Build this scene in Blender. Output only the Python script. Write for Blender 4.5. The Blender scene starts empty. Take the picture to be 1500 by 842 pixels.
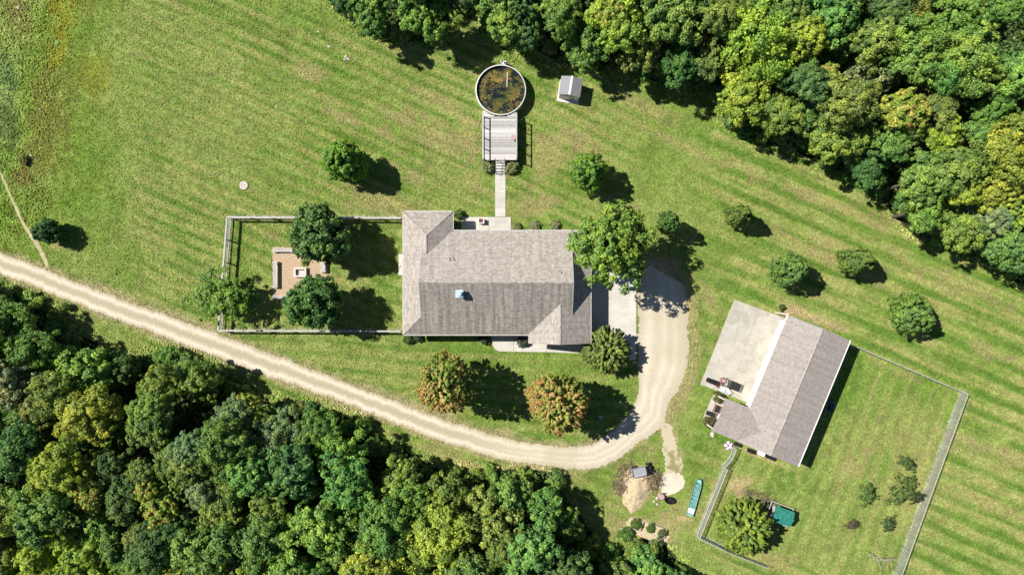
import bpy, bmesh, math, random
import numpy as np
from mathutils import Vector, Matrix

# ------------------------------------------------------------------ camera, sky, sun, exposure
scene = bpy.context.scene
COL = scene.collection
CAM_H = 75.0                      # drone height, metres
PXM = 13.4                        # photo pixels per metre on the ground
cam_data = bpy.data.cameras.new('camera')
cam = bpy.data.objects.new('camera', cam_data)
COL.objects.link(cam)
cam.location = (0, 0, CAM_H)
cam.rotation_euler = (0, 0, 0)
cam_data.sensor_width = 36.0
cam_data.lens = 36.0 * CAM_H / (1500 / PXM)
cam_data.clip_end = 2000
scene.camera = cam

SUN_EL = math.radians(50)
SH_AZ = math.radians(21)          # shadows fall to +x and a little to -y
world = bpy.data.worlds.new('World')
scene.world = world
world.use_nodes = True
wn = world.node_tree
bg = wn.nodes['Background']
sky = wn.nodes.new('ShaderNodeTexSky')
sky.sky_type = 'NISHITA'
sky.sun_disc = False
sky.air_density = 0.8
sky.dust_density = 0.2
sky.altitude = 300
sky.sun_elevation = SUN_EL
sky.sun_rotation = math.atan2(-math.cos(SH_AZ), math.sin(SH_AZ))
wn.links.new(sky.outputs[0], bg.inputs[0])
bg.inputs[1].default_value = 0.06
sd = bpy.data.lights.new('sun', 'SUN')
sd.energy = 5.0
sd.angle = math.radians(0.5)
sd.color = (1.0, 0.95, 0.86)
sun = bpy.data.objects.new('sun', sd)
COL.objects.link(sun)
sun.location = (-40, 15, 60)
ldir = Vector((math.cos(SH_AZ) * math.cos(SUN_EL), -math.sin(SH_AZ) * math.cos(SUN_EL), -math.sin(SUN_EL)))
sun.rotation_euler = ldir.to_track_quat('-Z', 'Y').to_euler()
vs = scene.view_settings
vs.view_transform = 'Standard'
vs.look = 'None'
vs.gamma = 1.0
vs.use_curve_mapping = False
vs.exposure = 0.70

rng = random.Random(11)
nr = np.random.default_rng(5)


def W(px, py, z=0.0):
    """photo pixel -> world x, y of a point known to lie at height z"""
    k = (CAM_H - z) / CAM_H / PXM
    return ((px - 750) * k, (421 - py) * k)


def W3(px, py, z=0.0):
    x, y = W(px, py, z)
    return Vector((x, y, z))


# ------------------------------------------------------------------ object helpers
def tag(o, label=None, cat=None, group=None, kind=None):
    if label: o['label'] = label
    if cat: o['category'] = cat
    if group: o['group'] = group
    if kind: o['kind'] = kind
    return o


def empty(name, loc=(0, 0, 0), rz=0.0):
    o = bpy.data.objects.new(name, None)
    COL.objects.link(o)
    o.location = loc
    o.rotation_euler = (0, 0, rz)
    o.empty_display_size = 0.3
    return o


def link_mesh(name, me, parent=None, loc=(0, 0, 0), rz=0.0):
    o = bpy.data.objects.new(name, me)
    COL.objects.link(o)
    o.location = loc
    o.rotation_euler = (0, 0, rz)
    if parent: o.parent = parent
    return o


class MB:
    """collects simple solids; build() links them as one mesh object"""

    def __init__(self):
        self.v = []
        self.f = []
        self.uv = []

    def poly(self, pts, uvs=None):
        b = len(self.v)
        self.v += [tuple(p) for p in pts]
        self.f.append(tuple(range(b, b + len(pts))))
        self.uv += uvs if uvs else [(p[0], p[1]) for p in pts]
        return self

    def box(self, c, s, rz=0.0, taper=1.0):
        cx, cy, cz = c
        hx, hy, hz = s[0] / 2, s[1] / 2, s[2] / 2
        co, si = math.cos(rz), math.sin(rz)
        P = []
        for dz, k in ((-hz, 1.0), (hz, taper)):
            for dx, dy in ((-hx, -hy), (hx, -hy), (hx, hy), (-hx, hy)):
                dx *= k; dy *= k
                P.append((cx + dx * co - dy * si, cy + dx * si + dy * co, cz + dz))
        b = len(self.v)
        self.v += P
        for q in ((3, 2, 1, 0), (4, 5, 6, 7), (0, 1, 5, 4), (1, 2, 6, 5), (2, 3, 7, 6), (3, 0, 4, 7)):
            self.f.append(tuple(b + i for i in q))
            self.uv += [(P[i][0] + P[i][1], P[i][2]) if abs(P[q[0]][2] - P[q[2]][2]) > 1e-4 else (P[i][0], P[i][1]) for i in q]
        return self

    def bar(self, a, b_, r, n=4, r2=None, cap=True):
        a = Vector(a); b_ = Vector(b_)
        d = (b_ - a)
        if d.length < 1e-6: return self
        d.normalize()
        up = Vector((0, 0, 1)) if abs(d.z) < 0.95 else Vector((1, 0, 0))
        s = d.cross(up).normalized()
        t = s.cross(d).normalized()
        r2 = r if r2 is None else r2
        base = len(self.v)
        for p, rr in ((a, r), (b_, r2)):
            for i in range(n):
                an = 2 * math.pi * (i + 0.5) / n
                q = p + s * math.cos(an) * rr + t * math.sin(an) * rr
                self.v.append(tuple(q))
        for i in range(n):
            j = (i + 1) % n
            self.f.append((base + i, base + j, base + n + j, base + n + i))
            self.uv += [(0, 0), (1, 0), (1, 1), (0, 1)]
        if cap:
            self.f.append(tuple(base + i for i in reversed(range(n))))
            self.uv += [(0, 0)] * n
            self.f.append(tuple(base + n + i for i in range(n)))
            self.uv += [(0, 0)] * n
        return self

    def lathe(self, prof, c=(0, 0, 0), n=24, closed=False):
        base = len(self.v)
        m = len(prof)
        for r, z in prof:
            for i in range(n):
                an = 2 * math.pi * i / n
                self.v.append((c[0] + r * math.cos(an), c[1] + r * math.sin(an), c[2] + z))
        for k in range(m if closed else m - 1):
            k2 = (k + 1) % m
            for i in range(n):
                j = (i + 1) % n
                self.f.append((base + k * n + i, base + k * n + j, base + k2 * n + j, base + k2 * n + i))
                self.uv += [(0, 0)] * 4
        return self

    def disc(self, c, r, n=24):
        return self.poly([(c[0] + r * math.cos(2 * math.pi * i / n), c[1] + r * math.sin(2 * math.pi * i / n), c[2]) for i in range(n)])

    def prism(self, pts, z0, z1):
        n = len(pts)
        self.poly([(p[0], p[1], z1) for p in pts])
        self.poly([(p[0], p[1], z0) for p in reversed(pts)])
        for i in range(n):
            a, b_ = pts[i], pts[(i + 1) % n]
            self.poly([(a[0], a[1], z0), (b_[0], b_[1], z0), (b_[0], b_[1], z1), (a[0], a[1], z1)])
        return self

    def mesh(self, name, mat=None, smooth=False):
        me = bpy.data.meshes.new(name)
        me.from_pydata(self.v, [], self.f)
        ul = me.uv_layers.new(name='UVMap')
        flat = np.array(self.uv, dtype=np.float32).ravel()
        if len(flat) == len(me.loops) * 2:
            ul.data.foreach_set('uv', flat)
        if mat: me.materials.append(mat)
        if smooth: me.polygons.foreach_set('use_smooth', [True] * len(me.polygons))
        me.update()
        return me

    def build(self, name, mat=None, parent=None, loc=(0, 0, 0), rz=0.0, smooth=False):
        return link_mesh(name, self.mesh(name, mat, smooth), parent, loc, rz)


def ccw(pts):
    a = sum(pts[i][0] * pts[(i + 1) % len(pts)][1] - pts[(i + 1) % len(pts)][0] * pts[i][1] for i in range(len(pts)))
    return pts if a > 0 else list(reversed(pts))


# ------------------------------------------------------------------ numpy noise
def vnoise(x, y, seed):
    xi = np.floor(x).astype(np.int64); yi = np.floor(y).astype(np.int64)
    xf = x - xi; yf = y - yi
    def h(a, b):
        n = (a * 374761393 + b * 668265263 + seed * 974711) & 0x7fffffff
        n = ((n ^ (n >> 13)) * 1274126177) & 0x7fffffff
        return ((n ^ (n >> 16)) & 0xffff) / 65535.0
    u = xf * xf * (3 - 2 * xf); v = yf * yf * (3 - 2 * yf)
    return (h(xi, yi) * (1 - u) + h(xi + 1, yi) * u) * (1 - v) + (h(xi, yi + 1) * (1 - u) + h(xi + 1, yi + 1) * u) * v


def fbm(x, y, s, seed, o=3):
    r = 0; a = 1; t = 0
    for k in range(o):
        r = r + a * vnoise(x / s * 2 ** k, y / s * 2 ** k, seed + k)
        t += a; a *= 0.55
    return r / t


def smooth(x):
    x = np.clip(x, 0, 1)
    return x * x * (3 - 2 * x)


def in_poly(px, py, poly):
    ins = np.zeros(px.shape, bool)
    n = len(poly)
    for i in range(n):
        x1, y1 = poly[i]; x2, y2 = poly[(i + 1) % n]
        c = ((y1 > py) != (y2 > py))
        with np.errstate(divide='ignore', invalid='ignore'):
            xx = (x2 - x1) * (py - y1) / (y2 - y1 + 1e-12) + x1
        ins ^= c & (px < xx)
    return ins


def dist_line(px, py, pts):
    d = np.full(px.shape, 1e9)
    for (x1, y1), (x2, y2) in zip(pts[:-1], pts[1:]):
        dx, dy = x2 - x1, y2 - y1
        t = np.clip(((px - x1) * dx + (py - y1) * dy) / (dx * dx + dy * dy), 0, 1)
        d = np.minimum(d, np.hypot(px - x1 - t * dx, py - y1 - t * dy))
    return d


# ------------------------------------------------------------------ materials
class NT:
    def __init__(self, name):
        self.m = bpy.data.materials.new(name)
        self.m.use_nodes = True
        self.t = self.m.node_tree
        self.b = self.t.nodes['Principled BSDF']
        self.out = self.t.nodes['Material Output']

    def n(self, t, **k):
        nd = self.t.nodes.new(t)
        for a, v in k.items():
            if a.startswith('i_'):
                nd.inputs[a[2:].replace('_', ' ')].default_value = v
            else:
                setattr(nd, a, v)
        return nd

    def l(self, a, b):
        self.t.links.new(a, b)

    def mix(self, fac, a, b, mode='MIX'):
        nd = self.t.nodes.new('ShaderNodeMix')
        nd.data_type = 'RGBA'
        nd.blend_type = mode
        nd.clamp_factor = True
        for s, v in ((nd.inputs[0], fac), (nd.inputs[6], a), (nd.inputs[7], b)):
            if hasattr(v, 'is_output') or hasattr(v, 'links'):
                self.l(v, s)
            elif isinstance(v, (int, float)):
                s.default_value = v
            else:
                s.default_value = (*v, 1) if len(v) == 3 else v
        return nd.outputs[2]

    def noise(self, scale, detail=4, rough=0.6, vec=None, dist=0.0):
        nd = self.n('ShaderNodeTexNoise')
        nd.inputs['Scale'].default_value = scale
        nd.inputs['Detail'].default_value = detail
        nd.inputs['Roughness'].default_value = rough
        nd.inputs['Distortion'].default_value = dist
        if vec is not None: self.l(vec, nd.inputs['Vector'])
        return nd.outputs['Fac']

    def ramp(self, fac, stops):
        nd = self.n('ShaderNodeValToRGB')
        e = nd.color_ramp.elements
        while len(e) < len(stops): e.new(0.5)
        for el, (p, c) in zip(e, stops):
            el.position = p
            el.color = (c, c, c, 1) if isinstance(c, (int, float)) else ((*c, 1) if len(c) == 3 else c)
        self.l(fac, nd.inputs[0])
        return nd.outputs[0]

    def mapping(self, vec, scale=(1, 1, 1), rot=(0, 0, 0)):
        nd = self.n('ShaderNodeMapping')
        nd.inputs['Scale'].default_value = scale
        nd.inputs['Rotation'].default_value = rot
        self.l(vec, nd.inputs['Vector'])
        return nd.outputs[0]

    def bump(self, h, strength=0.4, dist=0.05):
        nd = self.n('ShaderNodeBump')
        nd.inputs['Strength'].default_value = strength
        nd.inputs['Distance'].default_value = dist
        self.l(h, nd.inputs['Height'])
        self.l(nd.outputs[0], self.b.inputs['Normal'])

    def fin(self, col, rough=0.8, spec=0.3, metal=0.0):
        s = self.b.inputs['Base Color']
        if hasattr(col, 'links'): self.l(col, s)
        else: s.default_value = (*col, 1)
        self.b.inputs['Roughness'].default_value = rough
        self.b.inputs['Specular IOR Level'].default_value = spec
        self.b.inputs['Metallic'].default_value = metal
        return self.m


def pos(nt):
    return nt.n('ShaderNodeNewGeometry').outputs['Position']


def plain(name, col, rough=0.7, var=0.25, scale=6.0, metal=0.0, spec=0.3, bump=0.0, objrand=0.0):
    nt = NT(name)
    p = pos(nt)
    f = nt.noise(scale, 5, 0.65, p)
    lo = tuple(c * (1 - var) for c in col); hi = tuple(min(1, c * (1 + var)) for c in col)
    c = nt.mix(nt.ramp(f, [(0.3, 0.0), (0.7, 1.0)]), lo, hi)
    if objrand:
        oi = nt.n('ShaderNodeObjectInfo').outputs['Random']
        c = nt.mix(1.0, c, nt.ramp(oi, [(0, 1 - objrand), (1, 1 + objrand)]), 'MULTIPLY')
    if bump: nt.bump(f, bump, 0.02)
    return nt.fin(c, rough, spec, metal)


def attr_mat(name, fine, bump, dist, rough=0.95, contrast=(0.55, 1.45), attr='Col', speck=None, span=(0.28, 0.72)):
    """colour comes from the surface's own colour attribute, broken up by fine noise"""
    nt = NT(name)
    a = nt.n('ShaderNodeAttribute', attribute_name=attr)
    p = pos(nt)
    f1 = nt.noise(fine[0], 4, 0.7, p)
    f2 = nt.noise(fine[1], 5, 0.75, p)
    m = nt.n('ShaderNodeMath', operation='ADD'); nt.l(f1, m.inputs[0]); nt.l(f2, m.inputs[1])
    h = nt.n('ShaderNodeMath', operation='MULTIPLY'); nt.l(m.outputs[0], h.inputs[0]); h.inputs[1].default_value = 0.5
    c = nt.mix(1.0, a.outputs['Color'], nt.ramp(h.outputs[0], [(span[0], contrast[0]), (span[1], contrast[1])]), 'MULTIPLY')
    if speck:
        s = nt.noise(speck[0], 3, 0.6, p)
        c = nt.mix(nt.ramp(s, [(speck[1], 0.0), (speck[1] + 0.1, speck[3])]), c, speck[2])
    nt.bump(h.outputs[0], bump, dist)
    return nt.fin(c, rough, 0.15)


M = {}
M['grass'] = attr_mat('lawn_grass', (3.0, 7.5), 0.9, 0.14, contrast=(0.48, 1.44), span=(0.36, 0.64))
M['gravel'] = attr_mat('gravel', (6.0, 13.0), 0.55, 0.04, contrast=(0.76, 1.2), span=(0.36, 0.64))
M['soil'] = plain('bare_soil', (0.43, 0.345, 0.225), 0.95, 0.4, 5.0, bump=0.5)
M['mulch'] = plain('wood_chip_mulch', (0.37, 0.275, 0.185), 0.95, 0.5, 7.0, bump=0.6)
M['white_wall'] = plain('white_siding', (0.72, 0.70, 0.66), 0.6, 0.06, 1.5)
M['beige_wall'] = plain('beige_siding', (0.52, 0.47, 0.40), 0.7, 0.08, 1.5)
M['white_trim'] = plain('white_trim', (0.75, 0.74, 0.72), 0.5, 0.08, 3)
M['grey_trim'] = plain('grey_trim', (0.40, 0.39, 0.38), 0.5, 0.1, 3)
M['glass'] = plain('window_glass', (0.03, 0.04, 0.05), 0.08, 0.1, 1, spec=0.6)
M['door'] = plain('door_paint', (0.35, 0.30, 0.26), 0.5, 0.1, 2)
M['bark'] = plain('bark', (0.10, 0.08, 0.06), 0.9, 0.4, 8, bump=0.5)
M['deadwood'] = plain('dead_wood', (0.36, 0.33, 0.30), 0.9, 0.3, 8)
M['brown_twig'] = plain('brown_twigs', (0.24, 0.175, 0.135), 0.9, 0.3, 8)
M['weathered'] = plain('weathered_wood', (0.40, 0.385, 0.375), 0.85, 0.30, 14, objrand=0.30, bump=0.3)
M['fence_wood'] = plain('fence_wood', (0.38, 0.368, 0.35), 0.85, 0.25, 7, objrand=0.12)
M['dark_wood'] = plain('dark_wood', (0.11, 0.075, 0.055), 0.8, 0.3, 7)
M['wire'] = plain('galvanised_wire', (0.52, 0.55, 0.50), 0.55, 0.15, 5, metal=0.3)
M['black'] = plain('black_plastic', (0.014, 0.014, 0.016), 0.5, 0.3, 5)
M['black_metal'] = plain('black_metal', (0.02, 0.02, 0.022), 0.4, 0.3, 5)
M['steel'] = plain('grey_steel', (0.45, 0.46, 0.48), 0.4, 0.12, 4, metal=0.5)
M['white_plastic'] = plain('white_plastic', (0.78, 0.78, 0.77), 0.4, 0.05, 4)
M['pool_shell'] = plain('pool_wall', (0.55, 0.56, 0.56), 0.4, 0.1, 2)
M['liner'] = plain('pool_liner', (0.02, 0.035, 0.06), 0.4, 0.3, 2)
M['red_brown'] = plain('red_brown_paint', (0.12, 0.03, 0.025), 0.5, 0.2, 5)
M['pink'] = plain('faded_pink', (0.38, 0.25, 0.24), 0.7, 0.15, 6)
M['brown_fabric'] = plain('brown_fabric', (0.20, 0.10, 0.08), 0.85, 0.3, 10)
M['teal'] = plain('teal_plastic', (0.12, 0.27, 0.24), 0.5, 0.45, 5)
M['teal_metal'] = plain('teal_roof_metal', (0.035, 0.22, 0.17), 0.45, 0.4, 4, metal=0.2)
M['teal_pale'] = plain('pale_teal', (0.18, 0.42, 0.40), 0.5, 0.2, 3)
M['block'] = plain('concrete_block', (0.50, 0.46, 0.42), 0.9, 0.2, 9, bump=0.3, objrand=0.1)
M['ash'] = plain('ash', (0.40, 0.39, 0.37), 0.95, 0.35, 9)
M['stone'] = plain('pale_stone', (0.42, 0.39, 0.32), 0.9, 0.25, 7, bump=0.3, objrand=0.2)
M['bluemetal'] = plain('galvanised_sheet', (0.42, 0.52, 0.62), 0.35, 0.12, 4, metal=0.25)
M['blue'] = plain('blue_paint', (0.04, 0.09, 0.26), 0.45, 0.2, 4)
M['rubber'] = plain('tyre_rubber', (0.018, 0.018, 0.018), 0.85, 0.3, 9)
M['shed_roof'] = plain('shed_roof', (0.20, 0.205, 0.22), 0.7, 0.15, 10)


def concrete(name, col, stain):
    nt = NT(name)
    p = pos(nt)
    f = nt.noise(0.55, 6, 0.65, p, 0.6)
    g = nt.noise(14, 3, 0.6, p)
    c = nt.mix(nt.ramp(f, [(0.35, 0.0), (0.68, 1.0)]), col, stain)
    c = nt.mix(1.0, c, nt.ramp(g, [(0.3, 0.88), (0.7, 1.1)]), 'MULTIPLY')
    st = nt.noise(1.0, 4, 0.6, nt.mapping(p, (0.25, 2.2, 1)))
    c = nt.mix(nt.ramp(st, [(0.55, 0.0), (0.75, 0.4)]), c, tuple(x * 0.75 for x in stain))
    sc = nt.noise(0.9, 6, 0.75, nt.mapping(p, (1, 1, 1), (0, 0, 0.4)), 2.5)
    c = nt.mix(nt.ramp(sc, [(0.56, 0.0), (0.62, 0.45)]), c, tuple(min(1, x * 1.3) for x in col))
    oil = nt.noise(0.7, 3, 0.5, p, 0.3)
    c = nt.mix(nt.ramp(oil, [(0.64, 0.0), (0.72, 0.35)]), c, tuple(x * 0.5 for x in stain))
    nt.bump(g, 0.15, 0.01)
    oi = nt.n('ShaderNodeObjectInfo').outputs['Random']
    c = nt.mix(1.0, c, nt.ramp(oi, [(0, 0.94), (1, 1.05)]), 'MULTIPLY')
    return nt.fin(c, 0.85, 0.3)


M['concrete'] = concrete('concrete', (0.48, 0.462, 0.425), (0.40, 0.378, 0.335))
M['old_concrete'] = concrete('old_concrete', (0.43, 0.41, 0.36), (0.31, 0.29, 0.24))


def shingles(name, c1, c2, streak=(0.86, 1.05), lo=0.35, hi=0.62):
    nt = NT(name)
    uv = nt.n('ShaderNodeUVMap').outputs[0]
    br = nt.n('ShaderNodeTexBrick')
    nt.l(uv, br.inputs['Vector'])
    br.inputs['Scale'].default_value = 1.0
    br.inputs['Brick Width'].default_value = 0.34
    br.inputs['Row Height'].default_value = 0.17
    br.inputs['Mortar Size'].default_value = 0.008
    br.inputs['Bias'].default_value = 0.0
    br.inputs['Color1'].default_value = (*c1, 1)
    br.inputs['Color2'].default_value = (*c2, 1)
    br.inputs['Mortar'].default_value = (*[x * 0.68 for x in c1], 1)
    f = nt.noise(5.5, 4, 0.7, uv, 0.8)
    c = nt.mix(1.0, br.outputs['Color'], nt.ramp(f, [(0.34, 0.80), (0.66, 1.16)]), 'MULTIPLY')
    st = nt.noise(1.0, 4, 0.65, nt.mapping(uv, (2.6, 0.16, 1)))       # weather streaks run down the slope
    c = nt.mix(1.0, c, nt.ramp(st, [(lo, streak[0]), (hi, streak[1])]), 'MULTIPLY')
    g = nt.noise(26, 2, 0.5, uv)
    c = nt.mix(1.0, c, nt.ramp(g, [(0.3, 0.82), (0.7, 1.18)]), 'MULTIPLY')
    nt.bump(br.outputs['Fac'], 0.25, -0.01)
    return nt.fin(c, 0.9, 0.2)


M['shingle'] = shingles('asphalt_shingle', (0.272, 0.245, 0.220), (0.39, 0.355, 0.322))
M['streaked_shingle'] = shingles('dark_streaked_shingle', (0.272, 0.245, 0.220), (0.39, 0.355, 0.322), (0.50, 0.96), 0.34, 0.68)  # same shingle tones, multiplied darker by stronger streaks; main front slope only
M['barn_shingle'] = shingles('barn_shingle', (0.285, 0.252, 0.232), (0.335, 0.302, 0.278))


def foliage(name, ramp=None, trans=0.26):
    """leaf colour from the object's own colour, varied per clump and per leaf"""
    nt = NT(name)
    oi = nt.n('ShaderNodeObjectInfo')
    at = nt.n('ShaderNodeAttribute', attribute_name='clump')
    g = nt.n('ShaderNodeNewGeometry')
    if ramp:
        base = nt.ramp(at.outputs['Fac'], ramp)
    else:
        base = nt.mix(1.0, oi.outputs['Color'], nt.ramp(at.outputs['Fac'], [(0.0, (0.66, 0.78, 0.85)), (0.5, (1, 1, 1)), (1.0, (1.38, 1.24, 0.95))]), 'MULTIPLY')
    c = nt.mix(1.0, base, nt.ramp(g.outputs['Random Per Island'], [(0, 0.62), (0.5, 1.0), (1, 1.38)]), 'MULTIPLY')
    nt.fin(c, 0.55, 0.35)
    tr = nt.n('ShaderNodeBsdfTranslucent')
    tc = nt.mix(1.0, c, (1.15, 1.25, 0.5), 'MULTIPLY')
    nt.l(tc, tr.inputs[0])
    mx = nt.n('ShaderNodeMixShader')
    mx.inputs[0].default_value = trans
    nt.l(nt.b.outputs[0], mx.inputs[1]); nt.l(tr.outputs[0], mx.inputs[2])
    nt.l(mx.outputs[0], nt.out.inputs[0])
    return nt.m


M['leaf'] = foliage('foliage')
M['leaf_orange'] = foliage('foliage_turning', [(0.0, (0.12, 0.21, 0.04)), (0.36, (0.22, 0.30, 0.05)), (0.54, (0.37, 0.36, 0.08)), (0.76, (0.50, 0.37, 0.13)), (1.0, (0.54, 0.25, 0.11))])
M['leaf_yellow'] = foliage('foliage_yellowing', [(0.0, (0.17, 0.28, 0.045)), (0.5, (0.30, 0.38, 0.055)), (0.85, (0.42, 0.42, 0.07)), (1.0, (0.46, 0.36, 0.10))])


def water_mat():
    nt = NT('pond_water')
    p = pos(nt)
    f = nt.noise(0.42, 6, 0.62, p, 1.6)
    g = nt.noise(0.9, 5, 0.7, p, 1.2)
    c = nt.ramp(f, [(0.38, (0.008, 0.012, 0.014)), (0.45, (0.05, 0.055, 0.018)), (0.54, (0.11, 0.10, 0.024)), (0.66, (0.20, 0.14, 0.05))])
    c = nt.mix(nt.ramp(g, [(0.50, 0.0), (0.56, 0.9)]), c, (0.010, 0.014, 0.018))
    c = nt.mix(nt.ramp(nt.noise(2.2, 4, 0.7, p, 0.5), [(0.60, 0.0), (0.66, 0.85)]), c, (0.30, 0.17, 0.03))
    return nt.fin(c, 0.12, 0.5)


M['water'] = water_mat()

# ------------------------------------------------------------------ ground
TOP_WOOD = [(470, -140), (490, 5), (520, 28), (560, 52), (600, 62), (645, 62), (672, 25), (700, 15), (722, 55), (745, 80),
            (775, 62), (815, 92), (860, 98), (905, 108), (940, 112), (1010, 132), (1045, 125), (1060, 180), (1125, 212),
            (1150, 205), (1200, 240), (1285, 268), (1300, 300), (1340, 340), (1400, 365), (1450, 385), (1490, 410),
            (1640, 450), (1640, -140)]
LOW_WOOD = [(-140, 370), (0, 425), (60, 440), (95, 478), (130, 500), (180, 532), (205, 522), (240, 515), (290, 525),
            (330, 548), (400, 588), (450, 590), (520, 610), (552, 642), (640, 690), (700, 688), (760, 690), (812, 690),
            (835, 740), (870, 790), (900, 805), (950, 790), (1000, 825), (1030, 960), (-140, 960)]


def ground_colours(X, Y):
    px = 750 + X * PXM
    py = 421 - Y * PXM
    n1 = fbm(px, py, 110, 3, 4); n2 = fbm(px, py, 38, 9, 4); n3 = fbm(px, py, 9, 21, 3)
    wx = px + 30 * (fbm(px, py, 70, 31, 3) - 0.5); wy = py + 30 * (fbm(px, py, 70, 47, 3) - 0.5)
    G = np.array([0.142, 0.212, 0.038]); PALE = np.array([0.192, 0.238, 0.062]); DARK = np.array([0.088, 0.160, 0.022])
    DRY = np.array([0.285, 0.245, 0.105]); TAN = np.array([0.40, 0.30, 0.165]); LUSH = np.array([0.075, 0.165, 0.016])
    BROWN = np.array([0.165, 0.135, 0.04]); YEL = np.array([0.20, 0.195, 0.016]); BLUEG = np.array([0.095, 0.155, 0.050])
    SAT = np.array([0.108, 0.185, 0.018])
    c = np.empty(px.shape + (3,))
    a = smooth((n1 - 0.32) / 0.36)[..., None]
    c[:] = G * (1 - a) + PALE * a
    a = smooth((n2 - 0.52) / 0.25)[..., None] * 0.45
    c[:] = c * (1 - a) + DARK * a

    # mowing: lighter and darker passes, direction depends on the lawn
    def stripes(ang, sp, mask, amp):
        an = math.radians(ang)
        d = (-px * math.sin(an) + py * math.cos(an)) + 9 * (fbm(px, py, 120, 77, 2) - 0.5)
        s = np.tanh(3.0 * np.sin(2 * math.pi * d / sp)) * 0.62 + np.sin(2 * math.pi * d / (sp * 0.5) + 1.3) * 0.25
        s = s * (0.55 + 0.8 * fbm(px, py, 70, 91, 2)) * mask * amp
        streak = fbm(d * 1.0, (px * math.cos(an) + py * math.sin(an)) * 0.10, 5, 55, 3) - 0.5
        s = s + streak * 0.7 * mask * amp / 0.25
        w = np.clip(s, -1, 1)[..., None]
        c[:] = np.where(w > 0, c + (np.array([0.25, 0.255, 0.085]) - c) * np.minimum(w * 1.2, 1), c + (DARK - c) * np.minimum(-w * 1.1, 1))
    yard = in_poly(px, py, [(1245, 505), (1412, 575), (1300, 860), (1020, 790), (1065, 670)])
    front = in_poly(px, py, [(330, 486), (930, 490), (925, 590), (860, 650), (690, 625), (380, 505)])
    right = smooth((px - 980) / 120) * (~yard)
    left = smooth((980 - px) / 120) * smooth((px - 150) / 90) * (~front)
    stripes(23, 26, right, 0.85)
    stripes(24, 17, left, 0.62)
    stripes(3, 20, front * 1.0, 0.5)
    stripes(111, 21, yard * 1.0, 0.34)

    def spot(cx, cy, rx, ry, col, amt, ang=0, rag=1.0):
        an = math.radians(ang)
        dx = wx - cx; dy = wy - cy
        u = (dx * math.cos(an) + dy * math.sin(an)) / rx; v = (-dx * math.sin(an) + dy * math.cos(an)) / ry
        r = np.sqrt(u * u + v * v) + (n2 - 0.5) * 1.1 * rag + (n3 - 0.5) * 1.7 * rag
        w = (smooth(1.25 - r) * amt)[..., None]
        c[:] = c * (1 - w) + col * w
    # unmown meadow strip
    spot(60, 150, 55, 190, SAT, 0.85, 10)
    spot(120, 230, 60, 110, SAT, 0.6, 10)
    spot(25, 320, 75, 80, SAT, 0.6)
    spot(70, 170, 38, 170, BROWN, 0.55, 12)
    spot(25, 20, 22, 60, BROWN, 0.6, -20)
    spot(30, 262, 20, 18, BROWN, 0.6)
    spot(130, 55, 50, 70, SAT, 0.6, 20)
    spot(100, 20, 26, 36, YEL, 0.75, 15)
    spot(85, 75, 12, 24, YEL, 0.7, 15)
    spot(145, 115, 26, 30, YEL, 0.55, -25)
    spot(135, 20, 20, 20, BROWN, 0.4, 0)
    spot(8, 110, 18, 40, BLUEG, 0.8)
    spot(6, 180, 26, 50, np.array([0.06, 0.095, 0.032]), 0.6)
    # pale tract and dry tracts
    spot(290, 120, 130, 110, PALE, 0.5, 25)
    spot(330, 240, 150, 60, PALE, 0.4, 20)
    for s in [(640, 195, 95, 22, 26), (560, 292, 75, 24, 8), (690, 225, 22, 48, 0), (520, 180, 60, 10, 28), (600, 255, 40, 14, 25),
              (795, 235, 26, 52, 10), (770, 300, 45, 18, 0), (840, 205, 40, 14, 25), (960, 160, 60, 13, 22), (450, 105, 40, 14, 15),
              (905, 300, 40, 10, 15), (655, 155, 60, 8, 28), (690, 180, 24, 10, 10)]:
        spot(*s[:4], DRY, 0.68, s[4])
    for s in [(1210, 300, 120, 9, 24), (1270, 400, 75, 9, 24), (1180, 355, 90, 8, 24), (1420, 420, 110, 9, 23), (1455, 520, 90, 10, 22),
              (1330, 330, 90, 8, 24), (1240, 365, 60, 7, 24), (1440, 660, 90, 9, 20), (1450, 740, 80, 9, 20), (1000, 210, 90, 8, 24)]:
        spot(*s[:4], DRY, 0.6, s[4])
    spot(1300, 640, 90, 90, DRY, 0.30)
    spot(1340, 720, 60, 80, DRY, 0.28)
    spot(1270, 660, 18, 14, DRY, 0.5)
    spot(1235, 690, 22, 26, DRY, 0.45)
    spot(1080, 716, 26, 14, TAN, 0.75, -20)
    spot(1045, 745, 10, 60, DRY, 0.65, 22)
    spot(1120, 815, 60, 14, DRY, 0.5, 12)
    spot(1003, 445, 16, 30, DRY, 0.85, -10)
    spot(1014, 520, 12, 75, DRY, 0.7, 6)
    spot(990, 592, 15, 40, DRY, 0.8, 35)
    spot(990, 640, 13, 46, TAN, 0.85, -14)
    spot(968, 628, 30, 10, DRY, 0.8, -30)
    spot(930, 660, 50, 14, DRY, 0.8, -22)
    spot(930, 705, 46, 40, DRY, 0.8)
    spot(932, 708, 24, 32, TAN, 0.85, -10)
    spot(960, 755, 30, 10, DRY, 0.6, 20)
    spot(1000, 755, 34, 26, DRY, 0.5)
    spot(1000, 765, 18, 5, TAN, 0.7, 10)
    spot(945, 775, 36, 20, TAN, 0.6, 22)
    spot(905, 770, 26, 20, DRY, 0.5)
    spot(760, 688, 110, 11, DRY, 0.6, 6)
    spot(660, 668, 90, 12, DRY, 0.55, 20)
    spot(845, 700, 60, 20, DRY, 0.35)
    spot(1195, 470, 60, 5, TAN, 0.7, 22)
    spot(1150, 454, 12, 10, TAN, 0.8)
    spot(1120, 672, 60, 4, TAN, 0.6, 24)
    spot(1300, 535, 90, 4, DRY, 0.5, 24)
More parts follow.
